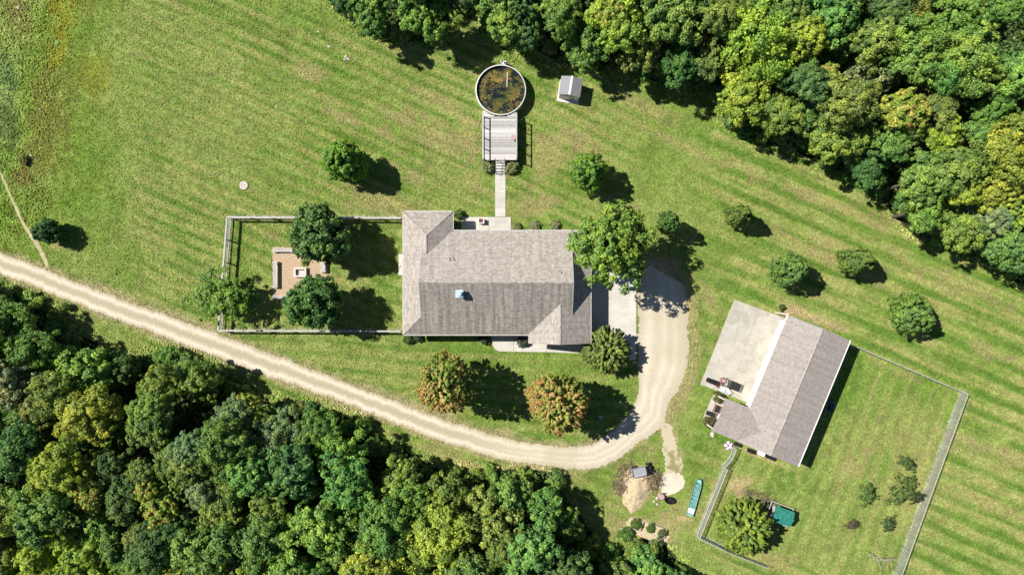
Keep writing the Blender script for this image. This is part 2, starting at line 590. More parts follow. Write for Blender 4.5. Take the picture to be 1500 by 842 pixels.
    spot(1375, 700, 4, 150, DRY, 0.7, 20)
    spot(388, 440, 9, 40, DRY, 0.5)
    spot(385, 340, 20, 12, DRY, 0.4)
    spot(470, 400, 40, 30, DRY, 0.35)
    spot(520, 330, 60, 12, DRY, 0.3)
    spot(1040, 430, 26, 14, DRY, 0.6, 20)
    spot(90, 352, 12, 7, TAN, 0.6)
    spot(150, 500, 70, 10, DRY, 0.35, 26)
    for s in [(1022, 480, 12, 40, 5), (1050, 640, 40, 40, 0), (780, 105, 26, 36, 0), (560, 430, 26, 60, 0), (545, 340, 40, 20, 0),
              (350, 410, 20, 60, 0), (1240, 570, 20, 60, 20), (930, 665, 20, 12, 0), (700, 505, 160, 12, 0), (760, 640, 90, 12, 6),
              (820, 120, 40, 14, 0), (1080, 430, 40, 8, 24), (1050, 200, 90, 12, 24), (880, 690, 40, 40, 0), (1070, 715, 0.1, 0.1, 0),
              (960, 640, 18, 10, -30), (1150, 710, 40, 20, 20)]:
        spot(*s[:4], LUSH, 0.55, s[4])
    # verges next to the lane: thin, gravelly
    lane = [(-60, 360), (0, 384), (166, 449), (380, 528), (560, 595), (690, 640), (790, 665), (843, 670), (890, 660), (925, 634), (955, 600), (972, 540), (972, 470), (960, 400)]
    d = dist_line(px, py, lane)
    w = (smooth((26 + 14 * (n2 - 0.5) + 10 * (n3 - 0.5) - d) / 9.0) * 0.75)[..., None]
    c[:] = c * (1 - w) + np.array([0.30, 0.25, 0.14]) * w
    spot(968, 392, 34, 16, TAN * 0.9, 0.9, 8)
    spot(1002, 415, 12, 16, DRY, 0.9)
    ed = dist_line(px, py, [(1000, 425), (1011, 455), (1015, 490), (1014, 520), (1004, 562), (984, 597), (978, 620)])
    w = (smooth((11 + 26 * (n2 - 0.5) + 34 * (n3 - 0.5) - ed) / 9.0) * 0.8)[..., None]
    c[:] = c * (1 - w) + np.array([0.25, 0.225, 0.10]) * w
    for pts, wd, am in (([(590, 319), (337, 318), (324, 484)], 3.6, 0.75), ([(590, 483), (326, 482)], 2.6, 0.6), ([(1409, 575), (1305, 860)], 5.0, 0.75), ([(1061, 684), (1021, 783), (1064, 804)], 4.5, 0.7)):
        w = (smooth((wd + 3 * (n3 - 0.5) - dist_line(px, py, pts)) / 2.5) * am)[..., None]
        c[:] = c * (1 - w) + np.array([0.30, 0.295, 0.21]) * w
    # woodland floor: leaf litter and low growth
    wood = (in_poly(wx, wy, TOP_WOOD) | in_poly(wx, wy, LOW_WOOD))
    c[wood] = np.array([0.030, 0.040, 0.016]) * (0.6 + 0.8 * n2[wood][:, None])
    c *= (0.70 + 0.60 * n3)[..., None]
    return np.clip(c, 0.004, 0.9)


def set_colour(me, cols):
    at = me.color_attributes.new('Col', 'FLOAT_COLOR', 'POINT')
    rgba = np.ones((len(cols), 4), np.float32)
    rgba[:, :3] = cols
    at.data.foreach_set('color', rgba.ravel())


def grid_mesh(name, xs, ys, zf, cf, mat):
    X, Y = np.meshgrid(xs, ys)
    Z = zf(X, Y)
    nx, ny = len(xs), len(ys)
    me = bpy.data.meshes.new(name)
    nv = nx * ny
    me.vertices.add(nv)
    me.vertices.foreach_set('co', np.stack([X, Y, Z], -1).astype(np.float32).ravel())
    i = np.arange(nv).reshape(ny, nx)
    q = np.stack([i[:-1, :-1], i[:-1, 1:], i[1:, 1:], i[1:, :-1]], -1).reshape(-1, 4)
    nf = len(q)
    me.loops.add(nf * 4)
    me.loops.foreach_set('vertex_index', q.astype(np.int32).ravel())
    me.polygons.add(nf)
    me.polygons.foreach_set('loop_start', np.arange(nf, dtype=np.int32) * 4)
    me.update(calc_edges=True)
    set_colour(me, cf(X, Y).reshape(-1, 3))
    me.materials.append(mat)
    return me


core_x = np.arange(-60, 60.01, 0.22)
core_y = np.arange(-36, 36.01, 0.22)
out = np.array([1, 3, 6, 10, 16, 26, 42, 70, 120, 220, 420])
xs = np.concatenate([-60 - out[::-1], core_x, core_x[-1] + out])
ys = np.concatenate([-36 - out[::-1], core_y, core_y[-1] + out])
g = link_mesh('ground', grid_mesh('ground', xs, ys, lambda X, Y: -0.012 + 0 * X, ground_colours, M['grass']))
tag(g, 'mown green lawn with dry patches and mowing stripes', 'lawn', kind='structure')

# ------------------------------------------------------------------ gravel drive: strip between two traced edges
DRIVE = [((-90, 333), (-90, 364)), ((0, 369), (0, 400)), ((80, 400), (76, 431)), ((166, 433), (160, 463)), ((270, 471), (264, 502)),
         ((380, 511), (372, 543)), ((470, 545), (462, 575)), ((560, 580), (550, 608)), ((625, 605), (612, 633)),
         ((693, 628), (675, 655)), ((745, 642), (728, 670)), ((793, 651), (780, 681)), ((843, 653), (838, 687)), ((879, 643), (893, 677)),
         ((909, 620), (935, 650)), ((926, 596), (960, 631)), ((935, 572), (973, 617)), ((935, 556), (979, 594)),
         ((934, 530), (999, 560)), ((933.5, 497), (1010, 512)), ((933.5, 460), (1009, 470)), ((934, 430), (1004, 430)),
         ((937, 414), (999, 416)), ((941, 402), (984, 407)), ((947, 393), (970, 399)), ((953, 389), (960, 393))]


def catmull(P, n):
    P = np.array(P, float)
    Q = np.vstack([2 * P[0] - P[1], P, 2 * P[-1] - P[-2]])
    outp = []
    for i in range(1, len(Q) - 2):
        for t in np.linspace(0, 1, n, endpoint=False):
            p0, p1, p2, p3 = Q[i - 1:i + 3]
            outp.append(0.5 * (2 * p1 + (p2 - p0) * t + (2 * p0 - 5 * p1 + 4 * p2 - p3) * t * t + (3 * p1 - p0 - 3 * p2 + p3) * t ** 3))
    outp.append(P[-1])
    return np.array(outp)


def strip(name, pairs, nseg, nac, z, cf, mat, rag=0.25):
    A = catmull([p[0] for p in pairs], nseg); B = catmull([p[1] for p in pairs], nseg)
    ln = np.concatenate([[0], np.cumsum(np.linalg.norm(np.diff((A + B) / 2, axis=0), axis=1))])
    q = np.linspace(0, ln[-1], int(ln[-1] / PXM / 0.16))
    A = np.stack([np.interp(q, ln, A[:, 0]), np.interp(q, ln, A[:, 1])], 1); B = np.stack([np.interp(q, ln, B[:, 0]), np.interp(q, ln, B[:, 1])], 1)
    A = np.array([W(*p) for p in A]); B = np.array([W(*p) for p in B])
    n = len(A)
    d = B - A
    L = np.linalg.norm(d, axis=1, keepdims=True)
    s = np.arange(n) * 1.0
    ra = (fbm(s, s * 0 + 3, 9.0, 5, 4) - 0.5) * 2 * rag + (nr.random(n) - 0.5) * rag * 0.8
    rb = (fbm(s, s * 0 + 9, 9.0, 8, 4) - 0.5) * 2 * rag + (nr.random(n) - 0.5) * rag * 0.8
    A = A - d / L * ra[:, None]; B = B + d / L * rb[:, None]
    t = np.linspace(0, 1, nac)
    Pts = A[:, None, :] * (1 - t)[None, :, None] + B[:, None, :] * t[None, :, None]
    V = np.concatenate([Pts, np.full((n, nac, 1), z)], -1).reshape(-1, 3)
    F = [(i * nac + j, i * nac + j + 1, (i + 1) * nac + j + 1, (i + 1) * nac + j) for i in range(n - 1) for j in range(nac - 1)]
    me = bpy.data.meshes.new(name)
    me.from_pydata(V.tolist(), [], F)
    T = np.repeat(t[None, :], n, 0).ravel()
    S = np.repeat((np.arange(n) / n)[:, None], nac, 1).ravel()
    set_colour(me, cf(V[:, 0], V[:, 1], T, S))
    me.materials.append(mat)
    o = link_mesh(name, me)
    if me.polygons[0].normal.z < 0: me.flip_normals()
    return o


def drive_col(X, Y, T, S):
    base = np.array([0.39, 0.34, 0.255]); light = np.array([0.545, 0.495, 0.40]); tan = np.array([0.29, 0.25, 0.165])
    lane = 1 - smooth((S - 0.58) / 0.14)
    tr = np.exp(-((T - 0.23) / 0.10) ** 2) + np.exp(-((T - 0.78) / 0.10) ** 2)
    mid = np.exp(-((T - 0.5) / 0.12) ** 2)
    n = fbm(X * 10, Y * 10, 14, 61, 4); m = fbm(X * 10, Y * 10, 60, 66, 3)
    loop = 0.55 * (np.exp(-((T - 0.22) / 0.10) ** 2) + np.exp(-((T - 0.52) / 0.08) ** 2) + np.exp(-((T - 0.74) / 0.06) ** 2)) + 0.3
    tr = (tr * lane + loop * (1 - lane)) * (0.5 + 0.8 * n)
    mid = (mid * lane + 0.45 * (1 - lane) * smooth((m - 0.45) / 0.2)) * (0.3 + 1.0 * m)
    c = base * (0.92 + 0.16 * m)[:, None]
    w = np.clip(tr, 0, 1)[:, None]; c = c * (1 - w) + light * w
    w = np.clip(mid * 0.6, 0, 1)[:, None]; c = c * (1 - w) + tan * w
    e = np.clip(1 - np.minimum(T, 1 - T) / 0.09, 0, 1) * (0.4 + 0.4 * lane) * (0.3 + 1.1 * n)
    w = np.clip(e, 0, 1)[:, None]; c = c * (1 - w) + np.array([0.30, 0.25, 0.16]) * w
    return c


o = strip('gravel_drive', DRIVE, 14, 25, 0.004, drive_col, M['gravel'], 0.30)
tag(o, 'pale gravel drive curving up to the garage', 'drive', kind='structure')
SPUR = [((966, 622), (975, 618)), ((972, 640), (986, 636)), ((973, 660), (992, 656)), ((973, 680), (998, 678)), ((969, 700), (1001, 697))]
o = strip('gravel_spur', SPUR, 20, 13, 0.002, lambda X, Y, T, S: (lambda n: np.array([0.43, 0.37, 0.27]) * n[:, None] + np.array([0.22, 0.21, 0.09]) * (1 - n)[:, None])(smooth((fbm(X * 10, Y * 10, 7, 19, 4) - 0.36) / 0.2)), M['gravel'], 0.45)
tag(o, 'patchy worn gravel spur between drive and gravel pad', 'path', kind='structure')
FOOT = [((-30, 196), (-27, 195)), ((0, 256), (3, 255)), ((17, 295), (20, 294)), ((34, 331), (38, 329)), ((50, 357), (56, 355)), ((59, 374), (65, 371)), ((67, 391), (72, 390))]
o = strip('dirt_path', FOOT, 20, 5, 0.003, lambda X, Y, T, S: np.array([0.36, 0.31, 0.19]) * (0.65 + 0.7 * fbm(X * 10, Y * 10, 5, 13, 3))[:, None], M['gravel'], 0.10)
tag(o, 'narrow worn dirt path running down to the drive', 'path', kind='structure')


def flat_patch(name, pts_px, z, mat, cf=None, rag=0.1, step=0.2, label=None):
    P = [Vector(W(*p)) for p in pts_px]
    outp = []
    for a, b in zip(P, P[1:] + P[:1]):
        n = max(1, int((b - a).length / step))
        for i in range(n):
            outp.append(a.lerp(b, i / n))
    if rag:
        outp = [p + Vector((rng.uniform(-rag, rag), rng.uniform(-rag, rag))) for p in outp]
    c = sum(outp, Vector((0, 0))) / len(outp)
    V = []; F = []; K = 7
    for k in range(K + 1):
        for p in outp:
            q = c.lerp(p, k / K if k else 0.001)
            V.append((q.x, q.y, z))
    n = len(outp)
    for k in range(K):
        for i in range(n):
            F.append((k * n + i, k * n + (i + 1) % n, (k + 1) * n + (i + 1) % n, (k + 1) * n + i))
    me = bpy.data.meshes.new(name)
    me.from_pydata(V, [], F)
    me.update()
    if sum(p.normal.z for p in me.polygons) < 0: me.flip_normals()
    if cf:
        A = np.array(V)
        set_colour(me, cf(A[:, 0], A[:, 1]))
    me.materials.append(mat)
    o = link_mesh(name, me)
    tag(o, label, kind='structure')
    return o


flat_patch('gravel_pad', [(968, 697), (978, 694), (990, 692), (1001, 695), (1004, 705), (1000, 715), (984, 724), (973, 725), (966, 714)], 0.004, M['gravel'],
           lambda X, Y: np.array([0.52, 0.46, 0.37]) * (0.85 + 0.3 * fbm(X * 10, Y * 10, 9, 4, 3))[:, None], 0.12, label='small round gravel pad at the end of the worn spur')
flat_patch('mulch_bed', [(399.5, 362), (440, 362), (470, 380), (481, 385), (481, 402), (470, 425), (440, 438), (400, 438)], 0.004, M['mulch'], None, 0.08, label='wood chip bed around the fire pit')


def slab(name, pts_px, top, mat, label, joints=None):
    """concrete poured in panels: each panel its own piece with an open joint"""
    root = empty(name, (0, 0, 0))
    tag(root, label, kind='structure')
    for poly in joints:
        pts = ccw([W(*p) for p in poly])
        cx = sum(p[0] for p in pts) / len(pts); cy = sum(p[1] for p in pts) / len(pts)
        q = []
        for p in pts:
            d = math.hypot(p[0] - cx, p[1] - cy)
            q.append((p[0] - (p[0] - cx) / d * 0.007, p[1] - (p[1] - cy) / d * 0.007))
        MB().prism(q, -0.05, top + rng.uniform(-0.002, 0.002)).build('concrete_panel', mat, root)
    return root


def rects(x0, x1, y0, y1, nx, ny):
    r = []
    for i in range(nx):
        for j in range(ny):
            xa = x0 + (x1 - x0) * i / nx; xb = x0 + (x1 - x0) * (i + 1) / nx
            ya = y0 + (y1 - y0) * j / ny; yb = y0 + (y1 - y0) * (j + 1) / ny
            r.append([(xa, ya), (xb, ya), (xb, yb), (xa, yb)])
    return r


slab('concrete_driveway', None, 0.045, M['concrete'], 'concrete driveway slab in front of the garage', rects(858, 932, 380, 527, 2, 3))
slab('concrete_walk', None, 0.05, M['concrete'], 'straight concrete walk from the back patio to the pool deck', rects(725.3, 740.5, 250, 317.6, 1, 5))
slab('back_patio', None, 0.055, M['concrete'], 'concrete back patio behind the house', [[(676, 318), (716, 318), (716, 342), (676, 342)], [(716.2, 318), (748.5, 318), (748.5, 342), (716.2, 342)]])
slab('front_walk', None, 0.05, M['concrete'], 'curved concrete front walk below the porch',
     [[(720, 480), (752, 480), (752, 515), (731, 514.5), (726, 512), (722, 507), (720, 500)], [(752.2, 480), (800, 480), (800, 515.5), (752.2, 515)],
      [(800.2, 480), (857, 480), (857, 517.5), (800.2, 515.5)]])
slab('side_stoop', None, 0.12, M['concrete'], 'small concrete pad against the side wall', [[(584, 372), (600, 372), (600, 403), (584, 403)]])


def lerp2(a, b, t): return (a[0] + (b[0] - a[0]) * t, a[1] + (b[1] - a[1]) * t)


TLp, TRp, BLp, BRp = (1075.5, 438.5), (1152, 467), (1025.5, 562.5), (1104, 593)
pan = []
for i in range(2):
    for j in range(4):
        f = lambda u, v: lerp2(lerp2(TLp, TRp, u), lerp2(BLp, BRp, u), v)
        pan.append([f(i / 2, j / 4), f((i + 1) / 2, j / 4), f((i + 1) / 2, (j + 1) / 4), f(i / 2, (j + 1) / 4)])
slab('barn_apron', None, 0.06, M['old_concrete'], 'wide weathered concrete apron beside the barn', pan)


# ------------------------------------------------------------------ building helpers
def roof_slope(parent, pts, zf, mat, thick=0.16, name='roof_slope'):
    """planar slope over a plan polygon; zf(x,y) gives its height"""
    pts = ccw(pts)
    z0 = zf(0, 0); gx = zf(1, 0) - z0; gy = zf(0, 1) - z0
    gl = math.hypot(gx, gy)
    up = (gx / gl, gy / gl); al = (-up[1], up[0])
    k = math.sqrt(1 + gl * gl)
    uv = lambda p: (p[0] * al[0] + p[1] * al[1], (p[0] * up[0] + p[1] * up[1]) * k)
    mb = MB()
    mb.poly([(p[0], p[1], zf(*p)) for p in pts], [uv(p) for p in pts])
    mb.poly([(p[0], p[1], zf(*p) - thick) for p in reversed(pts)])
    n = len(pts)
    for i in range(n):
        a, b = pts[i], pts[(i + 1) % n]
        mb.poly([(a[0], a[1], zf(*a) - thick), (b[0], b[1], zf(*b) - thick), (b[0], b[1], zf(*b)), (a[0], a[1], zf(*a))])
    return mb.build(name, mat, parent)


def cap(parent, a, b, mat, w=0.10, name='ridge_cap'):
    a = Vector(a); b = Vector(b)
    d = (b - a).normalized(); s = Vector((-d.y, d.x, 0)).normalized()
    mb = MB()
    up = Vector((0, 0, 0.035)); dn = Vector((0, 0, -0.03))
    A = [a - s * w + dn, a + up, a + s * w + dn]; B = [b - s * w + dn, b + up, b + s * w + dn]
    mb.poly([A[1], A[0], B[0], B[1]], [(0, 0), (0, w), ((b - a).length, w), ((b - a).length, 0)])
    mb.poly([A[2], A[1], B[1], B[2]], [(0, 0), (0, w), ((b - a).length, w), ((b - a).length, 0)])
    mb.poly(A); mb.poly(list(reversed(B))); mb.poly([A[0], A[2], B[2], B[0]])
    return mb.build(name, mat, parent)


def gutter(parent, a, b, mat):
    return MB().bar(a, b, 0.075, 4).build('gutter', mat, parent)


def window(parent, c, axis, w=1.1, h=1.2):
    """axis: outward normal ('+x','-x','+y','-y'); frame with recessed pane"""
    sx = {'+x': 1, '-x': -1}.get(axis, 0); sy = {'+y': 1, '-y': -1}.get(axis, 0)
    fr = MB()
    def bx(mb, du, dz, su, sz, dep, off):
        cx, cy = c[0] + sx * off, c[1] + sy * off
        if sx: mb.box((cx, cy + du, c[2] + dz), (dep, su, sz))
        else: mb.box((cx + du, cy, c[2] + dz), (su, dep, sz))
    bx(fr, 0, h / 2, w + 0.2, 0.1, 0.08, 0.03); bx(fr, 0, -h / 2, w + 0.2, 0.1, 0.12, 0.04)
    bx(fr, -w / 2 - 0.05, 0, 0.1, h - 0.1, 0.08, 0.03); bx(fr, w / 2 + 0.05, 0, 0.1, h - 0.1, 0.08, 0.03)
    f = fr.build('window', M['white_trim'], parent)
    p = MB(); bx(p, 0, 0, w, h - 0.1, 0.03, 0.01); p.build('pane', M['glass'], f)
    m = MB(); bx(m, 0, 0, 0.05, h - 0.1, 0.05, 0.028); m.build('mullion', M['white_trim'], f)
    return f


def panel_door(parent, c, axis, w, h, mat, name='door', rows=4):
    sx = {'+x': 1, '-x': -1}.get(axis, 0); sy = {'+y': 1, '-y': -1}.get(axis, 0)
    mb = MB()
    def bx(m_, du, z, su, sz, dep, off):
        cx, cy = c[0] + sx * off, c[1] + sy * off
        m_.box((cx, cy + du, z), (dep, su, sz)) if sx else m_.box((cx + du, cy, z), (su, dep, sz))
    bx(mb, 0, h / 2, w, h, 0.06, 0.02)
    d = mb.build(name, mat, parent)
    for r in range(rows):
        p = MB(); bx(p, 0, (r + 0.5) * h / rows, w - 0.12, h / rows - 0.06, 0.04, 0.045); p.build('door_panel', mat, d)
    hd = MB(); bx(hd, w * 0.4 if w < 1.5 else 0, 1.0, 0.12, 0.04, 0.08, 0.09); hd.build('handle', M['black_metal'], d)
    return d


# ------------------------------------------------------------------ house
E = 2.9; S_ = 0.5
xw, xe, yn, ys_, yr = -11.41, 8.25, 5.95, -4.95, 0.5
rw, re_ = -9.43, 6.20
nwn, nwe, nwr = 7.96, -6.24, -8.825
swr, sws, sww = 4.98, -5.88, 1.71
zN = lambda x, y: E + S_ * (yn - y)
zS = lambda x, y: E + S_ * (y - ys_)
zW = lambda x, y: E + S_ * (x - xw)
zE = lambda x, y: E + S_ * (xe - x)
zNW = lambda x, y: E + S_ * (nwn - y)
zNE = lambda x, y: E + S_ * (nwe - x)
zSW = lambda x, y: E + S_ * (x - sww)
house = empty('house', (-1, 0.5, 0))
tag(house, 'long single storey house with grey brown shingle roof', 'house')
HL = Vector((1, -0.5, 0))
hroot = house


def hb(mb, name, mat, parent=None, smooth=False):
    o = mb.build(name, mat, parent or house, smooth=smooth)
    if parent is None: o.location = HL
    return o


def on_house(fn, *a, **k):
    o = fn(house, *a, **k)
    o.location = HL
    return o


wm = MB()
foot = ccw([(xw + .45, ys_ + .45), (sww + .5, ys_ + .45), (sww + .5, sws + .45), (xe - .45, sws + .45), (xe - .45, yn - .45), (nwe - .45, yn - .45), (nwe - .45, nwn - .45), (xw + .45, nwn - .45)])
wm.prism(foot, 0, 2.92)
hb(wm, 'wall', M['beige_wall'])
# gable walls
for gx, sgn in ((rw + 0.22, -1), (re_ - 0.22, 1)):
    m = MB()
    tri = [(ys_ + 0.5, 2.95), (yn - 0.5, 2.95), (yr, E + S_ * (yr - ys_) - 0.2)]
    a = [(gx - 0.05, p[0], p[1]) for p in tri]; b = [(gx + 0.05, p[0], p[1]) for p in tri]
    m.poly(a if sgn < 0 else list(reversed(a))); m.poly(b if sgn > 0 else list(reversed(b)))
    for i in range(3): m.poly([a[i], a[(i + 1) % 3], b[(i + 1) % 3], b[i]])
    hb(m, 'gable_wall', M['beige_wall'])
m = MB()
tri = [(sww + 0.4, 2.95), (xe - 0.4, 2.95), (swr, E + S_ * (swr - sww) - 0.2)]
a = [(p[0], sws + 0.40, p[1]) for p in tri]; b = [(p[0], sws + 0.50, p[1]) for p in tri]
m.poly(a); m.poly(list(reversed(b)))
for i in range(3): m.poly([a[i], a[(i + 1) % 3], b[(i + 1) % 3], b[i]])
hb(m, 'gable_wall', M['beige_wall'])
sl = M['shingle']
on_house(roof_slope, [(rw, yr), (re_, yr), (re_, 3.9), (xe, yn), (nwe, yn), (nwr, 3.365), (rw, 3.97)], zN, sl)
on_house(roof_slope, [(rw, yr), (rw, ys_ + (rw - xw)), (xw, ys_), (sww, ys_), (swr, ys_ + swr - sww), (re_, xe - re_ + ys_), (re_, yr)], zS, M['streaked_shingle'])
on_house(roof_slope, [(xw, ys_), (rw, ys_ + rw - xw), (rw, 3.97), (nwr, 3.365), (nwr, nwn - (nwe - nwr)), (xw, nwn)], zW, sl)
on_house(roof_slope, [(xw, nwn), (nwr, nwn - (nwe - nwr)), (nwe, nwn)], zNW, sl)
on_house(roof_slope, [(nwe, nwn), (nwr, nwn - (nwe - nwr)), (nwr, 3.365), (nwe, yn)], zNE, sl)
on_house(roof_slope, [(swr, sws), (swr, ys_ + swr - sww), (sww, ys_), (sww, sws)], zSW, sl)
on_house(roof_slope, [(swr, sws), (xe, sws), (xe, yn), (re_, 3.9), (re_, xe - re_ + ys_), (swr, ys_ + swr - sww)], zE, sl)
zr = E + S_ * (yr - ys_)
for a, b in [((rw, yr, zr), (re_, yr, zr)), ((nwe, nwn, E), (nwr, 5.375, zNE(nwr, 0))), ((xw, nwn, E), (nwr, 5.375, zNE(nwr, 0))),
             ((nwr, 5.375, zNE(nwr, 0)), (nwr, 3.37, zNE(nwr, 0))), ((swr, sws, zE(swr, 0)), (swr, -1.68, zE(swr, 0))),
             ((xw, ys_, E), (rw, ys_ + rw - xw, zW(rw, 0))), ((xe, yn, E), (re_, 3.9, zE(re_, 0)))]:
    on_house(cap, a, b, M['shingle'])
for a, b in [((xw, ys_ - .05, E - .08), (sww, ys_ - .05, E - .08)), ((nwe, yn + .05, E - .08), (xe, yn + .05, E - .08)), ((xw - .05, ys_, E - .08), (xw - .05, nwn, E - .08)),
             ((xe + .05, sws, E - .08), (xe + .05, yn, E - .08)), ((nwe + .05, yn, E - .08), (nwe + .05, nwn, E - .08)), ((xw, nwn + .05, E - .08), (nwe, nwn + .05, E - .08))]:
    on_house(gutter, a, b, M['grey_trim'])
# rake boards
for gx in (rw - 0.02, re_ + 0.02):
    for y0 in (ys_ + (2.0 if gx < 0 else 2.1), yn - 2.0):
        zz = E + S_ * (y0 - ys_) if y0 < yr else E + S_ * (yn - y0)
        hb(MB().bar((gx, y0, zz - 0.06), (gx, yr, zr - 0.06), 0.06, 4), 'rake_board', M['grey_trim'])
# roof fittings
ch = MB().box((0, 0, 0.15), (0.62, 0.62, 1.1))
cx, cy = W(673.5, 430, 5.3)
co = ch.build('chimney', M['bluemetal'], house, (cx + 1, cy - 0.5, 5.1))
MB().box((0, 0, 0.74), (0.78, 0.78, 0.08)).build('chimney_cap', M['bluemetal'], co)
MB().bar((0, 0, 0.75), (0, 0, 1.05), 0.16, 12).build('flue', M['steel'], co)
MB().box((0, 0, 1.08), (0.42, 0.42, 0.05)).build('flue_cap', M['bluemetal'], co)
for px, py in ((657, 379), (663, 379), (820, 399)):
    x, y = W(px, py, 4.9)
    zz = zN(x, y)
    p = MB().bar((0, 0, -0.1), (0, 0, 0.28), 0.06, 10).build('vent_pipe', M['white_plastic'], house, (x + 1, y - .5, zz))
    MB().lathe([(0.16, -0.05), (0.09, 0.06), (0.07, 0.10)], n=12).build('vent_boot', M['black'], p)
# openings
for c, ax in [((-8, ys_ + .45, 1.5), '-y'), ((-5, ys_ + .45, 1.5), '-y'), ((4.0, sws + .45, 1.5), '-y'), ((6.4, sws + .45, 1.5), '-y'), ((xw + .45, 2.2, 1.5), '-x'),
              ((xw + .45, -2.0, 1.5), '-x'), ((-8.8, nwn - .45, 1.5), '+y'), ((-2.5, yn - .45, 1.5), '+y'), ((1.0, yn - .45, 1.5), '+y'), ((4.0, yn - .45, 1.5), '+y')]:
    on_house(window, c, ax)
on_house(panel_door, (0.3, ys_ + .45, 0), '-y', 0.95, 2.05, M['door'])
on_house(panel_door, (-4.6, yn - .45, 0), '+y', 1.7, 2.05, M['white_trim'])
for yy in (3.2, -0.4):
    on_house(panel_door, (xe - .45, yy, 0), '+x', 2.7, 2.15, M['white_trim'], 'garage_door', 4)
for px in (741, 757):
    x, y = W(px, 489)
    hb(MB().bar((x, -4.75, 0.04), (x, -4.75, 2.75), 0.07, 8), 'porch_post', M['white_trim'])

# ------------------------------------------------------------------ barn
BZ = 3.6
OV = 0.85
tl = Vector(W(1154.6, 461.6, BZ)); tr_ = Vector(W(1245, 499, BZ)); br_ = Vector(W(1171.3, 683.7, BZ))
bang = math.atan2((tr_ - tl).y, (tr_ - tl).x)
BW = (tr_ - tl).length; BL_ = (br_ - tr_).length
barn = empty('barn', (tl.x, tl.y, 0), bang)
tag(barn, 'white walled outbuilding with pale grey gable roof beside a concrete apron', 'barn')
hw = BW / 2; BS = 0.30
bz = BZ + BS * hw
bW = lambda x, y: BZ + BS * x
bE = lambda x, y: BZ + BS * (BW - x)
wy0, wy1, wx0 = -10.45, -BL_, -2.75
wyr = (wy0 + wy1) / 2; whw = (wy0 - wy1) / 2
bN = lambda x, y: BZ + BS * (wy0 - y)
bS = lambda x, y: BZ + BS * (y - wy1)
bm_ = M['barn_shingle']
roof_slope(barn, [(0, 0), (hw, 0), (hw, -BL_), (0, wy1), (whw, wyr), (0, wy0)], bW, bm_)
roof_slope(barn, [(hw, 0), (BW, 0), (BW, -BL_), (hw, -BL_)], bE, bm_)
roof_slope(barn, [(wx0, wy0), (0, wy0), (whw, wyr), (wx0, wyr)], bN, bm_)
roof_slope(barn, [(wx0, wyr), (whw, wyr), (0, wy1), (wx0, wy1)], bS, bm_)
cap(barn, (hw, 0, bz), (hw, -BL_, bz), bm_)
cap(barn, (wx0, wyr, bN(0, wyr)), (whw, wyr, bN(0, wyr)), bm_)
gutter(barn, (BW + .06, 0.05, BZ - .06), (BW + .06, -BL_ - .02, BZ - .06), M['white_trim'])
gutter(barn, (-.06, 0, BZ - .06), (-.06, wy0, BZ - .06), M['white_trim'])
MB().prism(ccw([(OV, -.35), (BW - .4, -.35), (BW - .4, -BL_ + .35), (OV, -BL_ + .35)]), 0, BZ - 0.04).build('wall', M['white_wall'], barn)
MB().prism(ccw([(wx0 + 1.2, wy0 - .35), (OV - .02, wy0 - .35), (OV - .02, wy1 + .36), (wx0 + 1.2, wy1 + .36)]), 0, BZ - 0.06).build('wall', M['white_wall'], barn)
for yy, sg in ((-.33, 1), (-BL_ + .33, -1)):
    m = MB()
    tri = [(OV, BZ + 0.02), (BW - .4, BZ - 0.06), (hw, bz - 0.2)]
    a = [(p[0], yy - .05, p[1]) for p in tri]; b = [(p[0], yy + .05, p[1]) for p in tri]
    m.poly(a); m.poly(list(reversed(b)))
    for i in range(3): m.poly([a[i], b[i], b[(i + 1) % 3], a[(i + 1) % 3]])
    m.build('gable_wall', M['white_wall'], barn)
for yy in (wy0 - .2, wy1 + .2):
    MB().bar((wx0 + .2, yy, 0), (wx0 + .2, yy, BZ - .15), 0.07, 8).build('porch_post', M['white_trim'], barn)
for yy in (-2.4, -6.2):
    panel_door(barn, (OV, yy, 0), '-x', 2.7, 2.3, M['white_trim'], 'garage_door', 4)
panel_door(barn, (OV, -9.3, 0), '-x', 0.95, 2.05, M['white_trim'])
for c, ax in [((2.2, -.35, 1.5), '+y'), ((5.0, -.35, 1.5), '+y'), ((BW - .4, -4, 1.5), '+x'), ((BW - .4, -9, 1.5), '+x'), ((2.5, -BL_ + .35, 1.5), '-y'), ((5.2, -BL_ + .35, 1.5), '-y')]:
    window(barn, c, ax)
MB().bar((0.02, 0.12, 0), (0.02, 0.12, 3.5), 0.05, 6).build('downspout', M['white_trim'], barn)
MB().box((5.9, 0.12, 1.2), (0.12, 0.18, 2.4)).build('meter_mast', M['white_trim'], barn)

# ------------------------------------------------------------------ fences
def wire_mesh(parent, a, b, h, z0=0.06, sp=0.06, r=0.0055):
    a = Vector((*a, 0)); b = Vector((*b, 0))
    L = (b - a).length
    mb = MB()
    n = int(L / sp)
    for i in range(n + 1):
        p = a.lerp(b, i / n)
        mb.bar((p.x, p.y, z0), (p.x, p.y, h), r, 3, cap=False)
    for k in range(int((h - z0) / sp) + 1):
        z = z0 + k * sp
        mb.bar((a.x, a.y, z), (b.x, b.y, z), r, 3, cap=False)
    return tag(mb.build('wire_mesh', M['wire'], parent), kind='stuff')


